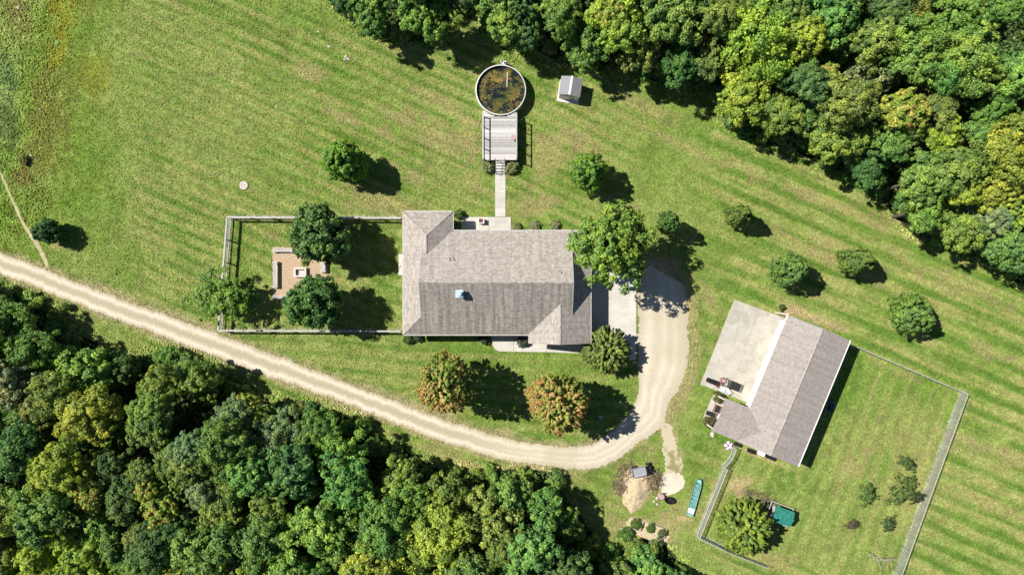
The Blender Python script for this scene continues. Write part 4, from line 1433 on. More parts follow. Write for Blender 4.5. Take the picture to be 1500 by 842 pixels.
for k in range(9): MB().box((0, -0.36 + k * 0.09, 0.72), (1.3, 0.075, 0.03)).build('slat', M['black_metal'], tbl)
MB().box((0, -.42, .70), (1.36, .04, .05)).box((0, .42, .70), (1.36, .04, .05)).box((-.67, 0, .70), (.04, .8, .05)).box((.67, 0, .70), (.04, .8, .05)).build('frame', M['black_metal'], tbl)
for s in (-1, 1):
    for t_ in (-1, 1): MB().box((s * 0.6, t_ * 0.36, 0.34), (0.05, 0.05, 0.68)).build('leg', M['black_metal'], tbl)
# planting bed beside the porch
flat_patch('porch_paving', [(1046, 577), (1060, 582), (1075, 588), (1065, 625), (1052, 628), (1036, 624), (1029, 616), (1036, 596)], 0.006, M['old_concrete'], None, 0.06, label='pale paving along the barn porch')
bn = empty('porch_bench', (*W(1040, 605.5), 0.01), math.radians(-20))
tag(bn, 'low black bench on the paving beside the barn porch', 'bench')
for k in range(4): MB().box((0, -0.18 + k * 0.12, 0.44), (1.0, 0.10, 0.04)).build('seat_slat', M['black_metal'], bn)
for s in (-1, 1): MB().box((s * 0.42, 0, 0.21), (0.06, 0.44, 0.42)).build('leg', M['black_metal'], bn)
MB().box((0, 0.25, 0.65), (1.0, 0.04, 0.35)).build('backrest', M['black_metal'], bn)
pl = empty('planter_box', (*W(1049.5, 598), 0.01), math.radians(-20))
tag(pl, 'brown wooden planter box between bench and porch shrub', 'planter')
for s in (-1, 1):
    MB().box((s * 0.3, 0, 0.25), (0.05, 0.8, 0.5)).build('side_board', M['brown_fabric'], pl)
    MB().box((0, s * 0.4, 0.25), (0.65, 0.05, 0.5)).build('end_board', M['brown_fabric'], pl)
MB().box((0, 0, 0.2), (0.54, 0.74, 0.36)).build('soil', M['black'], pl)

# striped parasol-like inflatable
st = empty('striped_float', (*W(1067, 652), 0), 0.2)
st.scale = (0.8, 0.8, 0.8)
tag(st, 'round purple and white striped pool float by the gate', 'pool float')
pur = plain('purple_vinyl', (0.30, 0.10, 0.30), 0.4, 0.1, 3)
for k in range(10):
    m = MB(); a0 = k * 2 * math.pi / 10; a1 = a0 + 2 * math.pi / 10
    pf_ = [(0.10, 0.06), (0.13, 0.18), (0.30, 0.24), (0.50, 0.20), (0.58, 0.10), (0.52, 0.01)]
    for (r0, z0), (r1, z1) in zip(pf_[:-1], pf_[1:]):
        for h in range(3):
            b0 = a0 + (a1 - a0) * h / 3; b1 = a0 + (a1 - a0) * (h + 1) / 3
            m.poly([(r0 * math.cos(b0), r0 * math.sin(b0), z0), (r1 * math.cos(b0), r1 * math.sin(b0), z1), (r1 * math.cos(b1), r1 * math.sin(b1), z1), (r0 * math.cos(b1), r0 * math.sin(b1), z0)])
    m.build('gore', pur if k % 2 else M['white_plastic'], st)

# things along the barn's short wall and in its shade
for (px, py, nm, lb, mt, s) in [(1099, 659.5, 'storage_crate', 'dark crate against the short barn wall nearest the gate', M['black'], 0.55), (1113.5, 663, 'storage_crate', 'white crate against the short barn wall between two dark crates', M['white_plastic'], 0.5),
                                (1127.5, 668.5, 'storage_crate', 'dark crate against the short barn wall below the ridge', M['black'], 0.6), (1079, 650, 'storage_crate', 'black bin at the barn corner by the gate', M['black'], 0.45)]:
    c = empty(nm, (*W(px, py), 0), bang)
    tag(c, lb, 'crate')
    MB().box((0, 0, 0.2), (s * 1.4, s * 0.7, 0.4), taper=1.06).build('body', mt, c)
    MB().box((0, 0, 0.43), (s * 1.5, s * 0.78, 0.05)).build('lid', mt, c)
wb = empty('wheelbarrow', (*W(1213, 594), 0), bang + math.pi / 2)
tag(wb, 'blue wheelbarrow standing in the shade behind the barn', 'wheelbarrow')
m = MB()
a = [(-.5, -.34, .62), (.5, -.26, .62), (.5, .26, .62), (-.5, .34, .62)]; b = [(-.3, -.2, .3), (.22, -.16, .3), (.22, .16, .3), (-.3, .2, .3)]
m.poly(list(reversed(b)))
m.poly(b)
for i in range(4): m.poly([b[i], b[(i + 1) % 4], a[(i + 1) % 4], a[i]])
m.build('tray', M['blue'], wb)
for s in (-1, 1):
    MB().bar((.7, s * .06, .2), (-1.0, s * .3, .6), 0.02, 6).build('handle', M['fence_wood'], wb)
    MB().bar((-.3, s * .22, .45), (-.38, s * .24, 0), 0.02, 6).build('leg', M['steel'], wb)
wh = empty('wheel', (.68, 0, .2)); wh.parent = wb; wh.rotation_euler = (math.pi / 2, 0, 0)
MB().lathe([(0.12, -0.045), (0.19, -0.045), (0.2, 0), (0.19, 0.045), (0.12, 0.045)], n=18, closed=True).build('tyre', M['rubber'], wh)
MB().lathe([(0, -0.03), (0.12, -0.03), (0.12, 0.03), (0, 0.03)], n=14).build('rim', M['steel'], wh)

# ------------------------------------------------------------------ foliage meshes
def leaf_mesh(name, C, N, size, clump, mat, asp=0.62, fold=0.18, up=None):
    n = len(C)
    N = N / np.linalg.norm(N, axis=1, keepdims=True)
    R = nr.normal(size=(n, 3)) if up is None else up + 0.25 * nr.normal(size=(n, 3))
    T = R - N * np.sum(R * N, 1, keepdims=True)
    T /= np.linalg.norm(T, axis=1, keepdims=True) + 1e-9
    B = np.cross(N, T)
    s = (size * (0.6 + 0.8 * nr.random(n)))[:, None]
    V = np.empty((n, 4, 3), np.float32)
    V[:, 0] = C - T * s * 0.5
    V[:, 1] = C + B * s * 0.5 * asp + N * s * fold - T * s * 0.05
    V[:, 2] = C + T * s * 0.5 - N * s * fold * 0.5
    V[:, 3] = C - B * s * 0.5 * asp + N * s * fold - T * s * 0.05
    me = bpy.data.meshes.new(name)
    me.vertices.add(n * 4)
    me.vertices.foreach_set('co', V.ravel())
    me.loops.add(n * 4)
    me.loops.foreach_set('vertex_index', np.arange(n * 4, dtype=np.int32))
    me.polygons.add(n)
    me.polygons.foreach_set('loop_start', np.arange(n, dtype=np.int32) * 4)
    me.update(calc_edges=True)
    at = me.attributes.new('clump', 'FLOAT', 'POINT')
    at.data.foreach_set('value', np.repeat(clump, 4).astype(np.float32))
    me.materials.append(mat)
    return me


def sph(n, zlo=-1.0):
    z = nr.uniform(zlo, 1, n); a = nr.uniform(0, 2 * np.pi, n)
    r = np.sqrt(1 - z * z)
    return np.stack([r * np.cos(a), r * np.sin(a), z], 1)


def crown(name, R, H, nc, nl, leaf, crange=(0.17, 0.30), zlo=-0.45, rag=0.22, mat=None, spiky=0.0, inner=0.45, up_bias=0.35, cone=0.0, limbs=0, core=0.0, slen=2.0, sw=0.40, patch=0.0):
    """leaf cloud: clumps spread through an uneven ellipsoid of radius R and half-height H (limbs: grouped into boughs)"""
    def spread(n, zl, over=3):
        D = sph(n * over, zl)
        keep = [0]
        for i in range(1, len(D)):
            if len(keep) >= n: break
            d = np.min(np.linalg.norm(D[keep] - D[i], axis=1))
            if d > 1.55 / math.sqrt(n) * nr.uniform(0.55, 1.25): keep.append(i)
        return D[keep]
    ph = nr.uniform(0, 6.28, 6)
    def lobes(D):
        az = np.arctan2(D[:, 1], D[:, 0])
        return 1 + rag * (0.5 * np.sin(2 * az + ph[0]) + 0.6 * np.sin(3 * az + ph[1] + D[:, 2] * 2) + 0.5 * np.sin(5 * az + ph[2]) * D[:, 2] + 0.35 * np.sin(7 * az + ph[3]))
    if limbs:
        L = spread(limbs, zlo)
        LC = L * np.array([R, R, H]) * (0.56 * lobes(L) * nr.uniform(0.75, 1.1, len(L)))[:, None]
        LR = nr.uniform(0.30, 0.46, len(L)) * R
        LC = np.vstack([LC, [[0, 0, H * 0.35]]]); LR = np.append(LR, 0.45 * R); L = np.vstack([L, [[0, 0, 1.0]]])
        CCs, Ds = [], []
        m = max(6, nc // len(LC))
        for k in range(len(LC)):
            d = spread(m, -0.35)
            CCs.append(LC[k] + d * LR[k] * nr.uniform(0.75, 1.05, len(d))[:, None] * np.array([1, 1, 0.8]))
            dd = d + 0.5 * L[k]
            Ds.append(dd / np.linalg.norm(dd, axis=1, keepdims=True))
        CC = np.vstack(CCs); D = np.vstack(Ds)
        tone = np.repeat(nr.normal(size=len(LC)) * 0.12, [len(c) for c in CCs])
    else:
        D = spread(nc, zlo)
        rr = nr.uniform(inner, 1.0, len(D)) ** 0.6 * lobes(D)
        CC = D * np.array([R, R, H]) * rr[:, None] * 0.86
        tone = np.zeros(len(D))
    nc = len(D)
    rc = (crange[0] + (crange[1] - crange[0]) * nr.random(nc) ** 1.4) * R
    if limbs: CC = CC + nr.normal(size=CC.shape) * 0.045 * R
    pz = np.clip((fbm(CC[:, 0] + 30 + ph[4] * 9, CC[:, 1] + CC[:, 2] * 0.5 + 30, 0.7 * R, 3, 2) - 0.25) * 2, 0, 1)      # colour turns bough by bough
    Cs, Ns, Us, Ks = [], [], [], []
    for k in range(nc):
        m = int(nl * (rc[k] / (R * np.mean(crange))) ** 2 * nr.uniform(0.75, 1.2))
        d = sph(m)
        o = D[k]
        d = d + 0.55 * o + np.array([0, 0, up_bias])
        d /= np.linalg.norm(d, axis=1, keepdims=True)
        if spiky:
            along = nr.random(m)
            p = CC[k] + o * (along * rc[k] * slen)[:, None] + d * (rc[k] * sw * (1.1 - along))[:, None]
            nn = d * 0.7 + o * 0.4 + nr.normal(size=(m, 3)) * 0.35 + np.array([0, 0, 0.15])
            Us.append(np.repeat(o[None, :], m, 0) * spiky + nr.normal(size=(m, 3)) * 0.25)
        else:
            p = CC[k] + d * (rc[k] * (0.4 + 0.8 * nr.random(m)))[:, None] * nr.uniform(0.6, 1.35, 3)
            nn = d * 0.7 + o * 0.3 + np.array([0, 0, 0.25]) + nr.normal(size=(m, 3)) * 0.42
            Us.append(nr.normal(size=(m, 3)))
        Cs.append(p); Ns.append(nn)
        Ks.append(np.clip(np.full(m, nr.random() * (1 - patch) + patch * pz[k]) + tone[k] + nr.normal(size=m) * 0.07, 0, 1))
    if core:                      # oversized darker filler leaves, added inside for solid shadows and dark gaps
        m = int(core)
        p = sph(m, -0.8) * np.array([R, R, H]) * (nr.random(m) ** 0.4 * 0.62)[:, None]
        Cs.append(p); Ns.append(nr.normal(size=(m, 3)) + np.array([0, 0, 1.0])); Us.append(nr.normal(size=(m, 3))); Ks.append(nr.random(m) * 0.5)
    C = np.concatenate(Cs); N = np.concatenate(Ns); U = np.concatenate(Us); K = np.concatenate(Ks)
    if cone:
        t = np.clip((C[:, 2] / H + 1) / 2, 0, 1.1)
        f = (1 + cone * 0.35 - cone * t)
        C[:, 0] *= f; C[:, 1] *= f
    if core:
        sz = np.full(len(C), leaf); sz[-int(core):] = leaf * 1.6
    else:
        sz = leaf
    return leaf_mesh(name, C, N, sz, K, mat or M['leaf'], up=U), CC


def trunk_mesh(name, CC, H0, R, r, nlimb=7, z0=None):
    """unit trunk: base at z=0, crown centre at z=H0"""
    mb = MB()
    pts = [Vector((0, 0, 0)), Vector((nr.uniform(-.1, .1), nr.uniform(-.1, .1), H0 * 0.4)), Vector((nr.uniform(-.2, .2), nr.uniform(-.2, .2), H0 * 0.8)), Vector((0, 0, H0 * 1.15))]
    rad = [r * 1.35, r, r * 0.7, r * 0.3]
    for i in range(3): mb.bar(pts[i], pts[i + 1], rad[i], 8, rad[i + 1])
    idx = nr.permutation(len(CC))[:nlimb]
    for i in idx:
        e = Vector(CC[i]) * 0.9 + Vector((0, 0, H0))
        s = pts[1].lerp(pts[2], nr.uniform(0.2, 1.0))
        mid = s.lerp(e, 0.5) + Vector((0, 0, -0.1 * (e - s).length))
        mb.bar(s, mid, r * 0.45, 6, r * 0.28)
        mb.bar(mid, e, r * 0.28, 5, r * 0.08)
        for q in range(2):
            b = mid.lerp(e, nr.uniform(0.2, 0.7)); j = Vector(nr.normal(size=3)) * 0.35 * R * 0.5
            mb.bar(b, b + j, r * 0.14, 4, r * 0.04)
    return mb.mesh(name, M['bark'])


# forest variants (R=3.2, half height 2.7, crown centre stands at HC)
FR, FH, HC = 3.2, 2.7, 6.0
BROAD = []
for k in range(8):
    me, cc = crown('broad_crown', FR, FH, 165, 120, 0.20 if k % 2 else 0.25, (0.07, 0.19), -0.15, 0.30, limbs=9 + k % 5, core=900)
    BROAD.append((me, trunk_mesh('broad_trunk', cc, HC, FR, 0.20)))
FINE = []
for k in range(4):
    me, cc = crown('fine_crown', FR, FH, 170, 120, 0.19, (0.07, 0.16), -0.2, 0.2, limbs=7 + k % 3, core=900)
    FINE.append((me, trunk_mesh('fine_trunk', cc, HC, FR, 0.18)))
FEATHER = []
for k in range(2):
    me, cc = crown('feather_crown', FR, FH, 190, 80, 0.30, (0.10, 0.16), -0.3, 0.22, spiky=1.0, limbs=9, core=700, slen=1.6)
    FEATHER.append((me, trunk_mesh('feather_trunk', cc, HC, FR, 0.18)))
YELL = []
for k in range(2):
    me, cc = crown('yellow_crown', FR, FH, 150, 95, 0.26, (0.085, 0.155), -0.15, 0.24, mat=M['leaf_yellow'], limbs=10, core=600)
    YELL.append((me, trunk_mesh('yellow_trunk', cc, HC, FR, 0.18)))
# garden trees: small dense, R=1.9, half height 1.75
GR, GH, GC = 1.9, 1.75, 2.0
DENSE = []
for k in range(3):
    me, cc = crown('dense_crown', GR, GH, 150, 85, 0.17, (0.10, 0.18), -0.95, 0.13, up_bias=0.15, inner=0.6, core=900)
    DENSE.append((me, trunk_mesh('dense_trunk', cc, GC, GR, 0.10)))
CONE = []
for k in range(3):
    me, cc = crown('cone_crown', GR, 2.3, 150, 75, 0.16, (0.10, 0.165), -0.95, 0.10, inner=0.65, core=1200, cone=0.62, up_bias=0.15)
    CONE.append((me, trunk_mesh('cone_trunk', cc * np.array([.7, .7, .7]), GC, GR, 0.10)))
BIGT, cc = crown('big_crown', FR, FH, 230, 95, 0.21, (0.07, 0.16), -0.35, 0.14, limbs=17, core=1500)
BIGT = (BIGT, trunk_mesh('big_trunk', cc, HC, FR, 0.18))
LOOSE, cc = crown('loose_crown', FR, FH, 90, 70, 0.26, (0.10, 0.18), -0.1, 0.3, limbs=9, core=250)
LOOSE = (LOOSE, trunk_mesh('loose_trunk', cc, HC, FR, 0.14))
SPIKY, cc = crown('spiky_crown', GR, GH, 260, 60, 0.19, (0.09, 0.14), -0.5, 0.07, spiky=1.3, inner=0.6, core=900, slen=2.2, sw=0.5)
SPIKY = (SPIKY, trunk_mesh('spiky_trunk', cc, GC, GR, 0.10))
MAPLE = []
for k in range(2):
    me, cc = crown('turning_crown', FR, 3.6, 400, 60, 0.23, (0.07, 0.11), -0.7, 0.14, mat=M['leaf_orange'], spiky=0.8, inner=0.72, core=2500, slen=1.8, sw=0.75, patch=0.5)
    MAPLE.append((me, trunk_mesh('turning_trunk', cc, HC, FR, 0.16)))
BUSH = []
for k in range(3):
    me, cc = crown('bush_crown', 1.0, 0.8, 40, 70, 0.14, (0.18, 0.30), -0.3, 0.2, core=150)
    BUSH.append((me, trunk_mesh('bush_stems', cc, 0.6, 1.0, 0.035)))

LIME = (0.285, 0.375, 0.050); YG = (0.215, 0.325, 0.060); MID = (0.155, 0.270, 0.054); DEEP = (0.098, 0.195, 0.052)
GREY = (0.21, 0.285, 0.13); OLIVE = (0.20, 0.265, 0.065); BRIGHT = (0.165, 0.32, 0.072)
CNAME = {LIME: 'bright yellow green', YG: 'light green', MID: 'mid green', DEEP: 'dark green', GREY: 'silvery grey green', OLIVE: 'olive brown green', BRIGHT: 'vivid green'}


def tree(name, label, cat, px, py, rpx, top, pair, base, colour, group=None, hh=None, flat=1.0, rz=None, cname='crown', tname='trunk', elong=1.0, min_trunk=True):
    """px,py,rpx: where the crown shows in the photo; top: tree height; base=(R,H,HC) of the shared mesh"""
    R0, H0, C0 = base
    for _ in range(2):
        k = (CAM_H - (top * 0.6)) / CAM_H / PXM
        R = rpx * k
        h = hh if hh else (top * 0.475 if base in (GB, CB, SPB) else min(R * 0.92, top * 0.47))
        zc = top - h
    kz = (CAM_H - zc) / CAM_H / PXM
    x, y = (px - 750) * kz, (421 - py) * kz
    root = empty(name, (x, y, 0), rng.uniform(0, 6.28) if rz is None else rz)
    tag(root, label, cat, group)
    c = link_mesh(cname, pair[0], root, (0, 0, zc))
    c.scale = (R / R0 * elong, R / R0, h / H0)
    c.color = (*[min(1, v * rng.uniform(0.9, 1.1)) for v in colour], 1)
    t = link_mesh(tname, pair[1], root)
    t.scale = (R / R0, R / R0, zc / C0)
    return root


CB = (GR, 2.3, GC); SPB = (1.0, 1.0, 0.9)
FB, GB, BB, MBs = (FR, FH, HC), (GR, GH, GC), (1.0, 0.8, 0.6), (FR, 3.6, HC)
# garden specimens
tree('garden_tree', 'leafy vivid green round tree alone on the open lawn between fence and pool', 'tree', 503, 236, 37, 6.6, CONE[0], CB, (0.165, 0.295, 0.04))
tree('garden_tree', 'round vivid green tree on the lawn between the pool deck and the big driveway tree', 'tree', 863, 252, 33, 6.5, CONE[1], CB, (0.155, 0.285, 0.04))
tree('garden_tree', 'large dark green dense tree shading the far bench of the fire pit', 'tree', 468, 344, 49, 7.6, DENSE[2], GB, (0.10, 0.21, 0.048), hh=3.2)
tree('garden_tree', 'dark green dense tree between the fire pit and the fence nearest the drive', 'tree', 462, 443, 43, 7.4, DENSE[0], GB, (0.085, 0.185, 0.042), hh=3.0)
tree('garden_tree', 'loose open crowned green tree growing through the corner of the yard fence', 'tree', 322, 436, 46, 4.4, LOOSE, FB, (0.14, 0.235, 0.035), hh=1.6)
tree('garden_tree', 'small dark green tree beside the worn dirt path', 'tree', 72, 339, 21, 3.3, DENSE[1], GB, (0.05, 0.13, 0.04))
tree('driveway_tree', 'big leafy green tree spreading over the house corner and concrete driveway', 'tree', 893, 359, 64, 12.0, BIGT, FB, (0.20, 0.295, 0.05), hh=4.4)
tree('garden_tree', 'small round tree tucked next to the big driveway tree', 'tree', 980, 326, 19, 6.2, CONE[2], CB, (0.11, 0.215, 0.05))
tree('turning_maple', 'orange and green maple on the front lawn nearer the fenced yard', 'tree', 652, 562, 43, 10.2, MAPLE[0], MBs, MID, hh=3.9)
tree('turning_maple', 'orange and green maple with red patch on the front lawn nearer the drive bend', 'tree', 817, 590, 45, 10.0, MAPLE[1], MBs, MID, hh=3.9)
SB = 'rounded green bushes in the side lawn'
for px, py, r, top, el, lb in [(1083, 315, 20, 5.8, 1.0, 'small rounded bush on the side lawn closest to the big driveway tree'), (1158, 396, 29, 6.4, 1.0, 'rounded bush on the side lawn closest to the barn apron'),
                               (1256, 382, 26, 6.0, 1.0, 'rounded bush on the side lawn nearest the wood edge'), (1337, 461, 36, 6.2, 1.0, 'widest rounded bush on the side lawn beyond the barn roof')]:
    tree('rounded_bush', lb, 'bush', px, py, r, top, CONE[rng.randrange(3)], CB, (0.15, 0.24, 0.055), SB, elong=el, rz=0)
tree('spiky_bush', 'light green spiky shrub at the front corner of the concrete driveway', 'bush', 888, 513, 34, 4.2, SPIKY, GB, (0.20, 0.285, 0.065))
tree('spiky_bush', 'big lime green spiky bush beside the green roofed coop', 'bush', 1090, 771, 39, 4.6, SPIKY, GB, (0.20, 0.30, 0.05))
# paddock saplings
sap, cc = crown('sapling_crown', 1.0, 1.0, 60, 26, 0.13, (0.12, 0.26), -0.6, 0.4, inner=0.25)
SAP = (sap, trunk_mesh('sapling_stem', cc, 0.9, 1.0, 0.03))
for px, py, r, top, c, lb in [(1329, 677, 12, 1.7, (0.09, 0.14, 0.04), 'thin dark sapling in the paddock closest to the barn'), (1270, 724, 14, 1.9, (0.12, 0.19, 0.045), 'low leafy sapling in the paddock between coop and largest paddock shrub'),
                              (1321, 719, 22, 2.2, (0.12, 0.17, 0.045), 'largest straggly shrub in the paddock beside the long wire fence'), (1300, 766, 11, 1.5, (0.09, 0.13, 0.045), 'thin straggly sapling in the paddock below the largest shrub'),
                              (1248, 769, 9, 1.1, (0.12, 0.11, 0.06), 'nearly bare twiggy sapling in the paddock')]:
    tree('sapling', lb, 'sapling', px, py, r, top, SAP, SPB, c, cname='leaves', tname='stem')
tree('sapling', 'dark shrub touching the long paddock fence', 'sapling', 1344, 727, 9, 1.5, SAP, SPB, (0.045, 0.07, 0.025), cname='leaves', tname='stem')
# foundation and bed shrubs
for px, py, r, top, c, lb in [(714, 244, 10, 0.9, (0.24, 0.26, 0.12), 'pale cream green shrub at the deck stair on the fenced yard side'), (749, 244, 12, 0.9, (0.22, 0.25, 0.10), 'pale cream green shrub at the deck stair on the shed side'),
                              (709, 497, 8, 0.9, (0.05, 0.075, 0.05), 'dark shrub under the eave left of the porch slab'), (766, 500, 9, 0.9, (0.08, 0.10, 0.07), 'grey green shrub beside the porch and wing corner'),
                              (1052.5, 582, 9, 1.1, (0.13, 0.12, 0.04), 'dry olive shrub between patio chairs and porch'), (1038.5, 617, 9, 1.1, (0.13, 0.12, 0.05), 'dry olive shrub at the far end of the porch paving'),
                              (671, 314, 8, 1.0, (0.14, 0.21, 0.05), 'light green shrub in the nook behind the back wing'), (757, 332, 7, 0.6, (0.22, 0.24, 0.11), 'pale clump along the back wall next to the patio'),
                              (783, 331, 9, 0.6, (0.22, 0.24, 0.11), 'pale clump along the back wall between two others'), (812, 331, 9, 0.6, (0.22, 0.24, 0.11), 'pale clump along the back wall nearest the big tree'),
                              (597, 496, 8, 0.8, (0.09, 0.14, 0.03), 'low shrub at the front house corner by the fence end'), (612, 495, 7, 0.7, (0.05, 0.08, 0.04), 'dark low shrub beside the front house corner'),
                              (34, 233, 8, 0.7, (0.17, 0.22, 0.03), 'yellow green weed clump beside the black tub'), (97, 449, 7, 1.0, (0.12, 0.2, 0.03), 'small bright bush between the wood and the drive'),
                              (932, 767, 9, 0.6, (0.10, 0.17, 0.03), 'leafy greens filling the square raised bed'), (953, 773, 7, 0.6, (0.09, 0.17, 0.03), 'leafy greens at the near-wood half of the long bed'),
                              (970, 780, 7, 0.6, (0.12, 0.17, 0.05), 'leafy greens at the boat half of the long bed'), (917, 782, 12, 0.8, (0.10, 0.18, 0.03), 'leafy greens in the bed at the wood edge'),
                              (1145, 450, 5, 0.7, (0.10, 0.15, 0.03), 'tiny shrub at the barn corner downspout')]:
    tree('small_shrub', lb, 'shrub', px, py, r, top, BUSH[rng.randrange(3)], BB, c, hh=top * 0.5, cname='leaves', tname='stems')

# ------------------------------------------------------------------ woodland
wood = []


def wood_where(px, py):
    if py < 300 and px < 800: return 'behind the pool'
    if py < 300 and px < 1040: return 'behind the garden shed'
    if px > 1040 and py < 130: return 'deep beyond the side lawn'
    if px > 1040: return 'bordering the side lawn'
    if px < 220: return 'opposite the dirt path'
    if px < 460: return 'opposite the fire pit yard'
    if px < 720: return 'opposite the front lawn'
    return 'near the brush piles'


KIND = {'broad': '', 'fine': 'fine-leaved ', 'feather': 'feathery ', 'yellow': 'yellowing '}


def edge_dist(px, py):
    poly = TOP_WOOD if py < 421 and px > 440 else LOW_WOOD
    return float(dist_line(np.array([px * 1.0]), np.array([py * 1.0]), poly + poly[:1])[0])


def wood_tree(px, py, r, top, col, kind='broad', hh=None):
    low = not (py < 421 and px > 440)
    cap_h = (3.8 if low else 5.5) + edge_dist(px, py) / PXM * 0.9
    wood.append((px, py, r, min(top * (0.85 if low else 1.0), cap_h), col, kind, hh))


def plant_wood():
    tone = lambda w: 'yellowing' if w[5] == 'yellow' else CSHORT[w[4]]
    rows = []
    for i, (px, py, r, top, col, kind, hh) in enumerate(wood):
        near = sorted((k for k in range(len(wood)) if k != i), key=lambda k: math.hypot(wood[k][0] - px, wood[k][1] - py))
        size = 'large ' if r > 43 else ('small ' if r < 32 else '')
        kd = KIND[kind] if kind != 'yellow' else ''
        me_ = size + tone(wood[i]) + ' ' + kd
        a, b = tone(wood[near[0]]), tone(wood[near[1]])
        rows.append((me_ + 'woodland tree by a ' + a + ' one ' + wood_where(px, py), me_ + 'tree by ' + (a + ' and ' + b + ' ones ' if a != b else 'two ' + a + ' ones ') + wood_where(px, py)))
    first = [r[0] for r in rows]
    for (px, py, r, top, col, kind, hh), (l1, l2) in zip(wood, rows):
        lb = l1 if first.count(l1) == 1 else l2
        pairs = {'broad': BROAD, 'fine': FINE, 'feather': FEATHER, 'yellow': YELL}[kind]
        tree('woodland_tree', lb, 'tree', px, py, r, top, pairs[rng.randrange(len(pairs))], FB, col, 'woodland trees ' + wood_where(px, py), hh)


CSHORT = {LIME: 'lime green', YG: 'light green', MID: 'mid green', DEEP: 'dark green', GREY: 'grey green', OLIVE: 'olive green', BRIGHT: 'vivid green'}
# the trees that stand out in the photograph
for a in [(545, 22, 34, 9, MID), (620, 25, 38, 10, YG), (515, 5, 24, 8, DEEP), (740, 30, 42, 11, YG), (778, 45, 28, 9, DEEP), (690, -15, 30, 10, DEEP),
          (820, 20, 36, 11, YG), (860, 70, 38, 10, MID), (905, 28, 48, 12, LIME), (935, 75, 34, 10, OLIVE), (985, 30, 46, 13, YG), (1000, 95, 34, 9, DEEP),
          (1120, 60, 62, 14, LIME), (1095, 130, 52, 13, LIME), (1140, 165, 40, 11, YG), (1040, 90, 30, 9, OLIVE), (1060, 20, 36, 12, YG),
          (1215, 30, 40, 12, BRIGHT), (1175, 55, 32, 12, LIME), (1240, 150, 42, 12, YG), (1225, 200, 46, 12, YG), (1280, 60, 40, 12, OLIVE), (1340, 80, 44, 13, YG),
          (1420, 95, 50, 13, YG), (1375, 110, 32, 12, BRIGHT), (1315, 90, 26, 11, MID), (1405, 30, 42, 12, MID), (1480, 110, 42, 12, BRIGHT), (1270, 240, 34, 9, DEEP),
          (1370, 160, 36, 11, OLIVE), (1430, 195, 26, 9, BRIGHT), (1400, 245, 46, 11, YG), (1470, 220, 46, 11, LIME), (1345, 265, 40, 10, YG), (1455, 275, 40, 9, LIME),
          (1350, 310, 34, 8, YG), (1400, 335, 36, 8, YG), (1440, 320, 40, 8, GREY), (1480, 360, 40, 8, BRIGHT), (1465, 20, 28, 10, MID), (1300, 20, 34, 11, DEEP),
          (1310, 210, 28, 10, MID), (1180, 120, 36, 11, DEEP), (1150, 15, 36, 12, MID)]:
    wood_tree(*a)
wood_tree(1320, 170, 40, 12, LIME, 'yellow')
wood_tree(1455, 165, 32, 10, MID, 'fine')
wood_tree(895, 25, 26, 13, LIME, 'yellow')
wood_tree(1495, 310, 34, 9, LIME, 'feather')
for a in [(20, 470, 42, 9, MID), (55, 510, 40, 10, MID), (15, 560, 40, 11, GREY), (125, 545, 50, 12, YG), (135, 610, 46, 12, LIME), (55, 600, 34, 10, OLIVE), (85, 690, 44, 12, LIME),
          (30, 650, 44, 11, DEEP), (70, 745, 46, 12, MID), (15, 745, 36, 11, YG), (235, 570, 36, 11, YG), (290, 560, 38, 10, MID), (343, 606, 30, 9, GREY),
          (225, 625, 40, 11, MID), (330, 655, 44, 12, MID), (270, 680, 36, 12, OLIVE), (408, 634, 40, 10, GREY), (463, 630, 34, 9, MID),
          (430, 690, 46, 11, DEEP), (503, 668, 42, 11, YG), (510, 700, 44, 11, BRIGHT), (588, 702, 38, 10, YG), (655, 738, 48, 12, YG), (470, 770, 50, 12, YG),
          (560, 770, 50, 12, MID), (640, 790, 58, 13, LIME), (720, 760, 50, 12, YG), (745, 732, 38, 10, BRIGHT), (798, 748, 38, 11, MID), (775, 800, 48, 12, BRIGHT),
          (330, 740, 40, 11, YG), (310, 800, 50, 12, MID), (220, 800, 36, 11, DEEP), (390, 790, 44, 12, MID), (540, 830, 44, 12, LIME), (690, 850, 50, 12, YG), (830, 830, 40, 10, DEEP),
          (948, 832, 34, 4.5, BRIGHT), (900, 850, 34, 5, OLIVE), (990, 855, 26, 4, DEEP), (440, 840, 40, 12, MID), (180, 540, 28, 9, DEEP), (830, 765, 28, 8, MID), (370, 690, 36, 11, BRIGHT),
          (60, 822, 46, 9, LIME, 'fine'), (125, 806, 44, 9, LIME, 'fine'), (10, 835, 40, 9, YG, 'fine'), (160, 845, 50, 9, LIME, 'fine'), (185, 730, 36, 10, DEEP), (170, 680, 30, 9, DEEP)]:
    wood_tree(*a)
for a in [(222, 605, 34, 12, YG, 'fine'), (210, 690, 24, 10, OLIVE, 'fine'), (205, 790, 26, 10, OLIVE, 'fine'), (280, 660, 34, 12, GREY, 'fine'), (300, 720, 36, 11, GREY, 'fine'),
          (235, 745, 34, 10, LIME, 'yellow'), (220, 715, 22, 10, LIME, 'yellow'), (366, 596, 24, 7, OLIVE, 'yellow')]:
    wood_tree(*a)
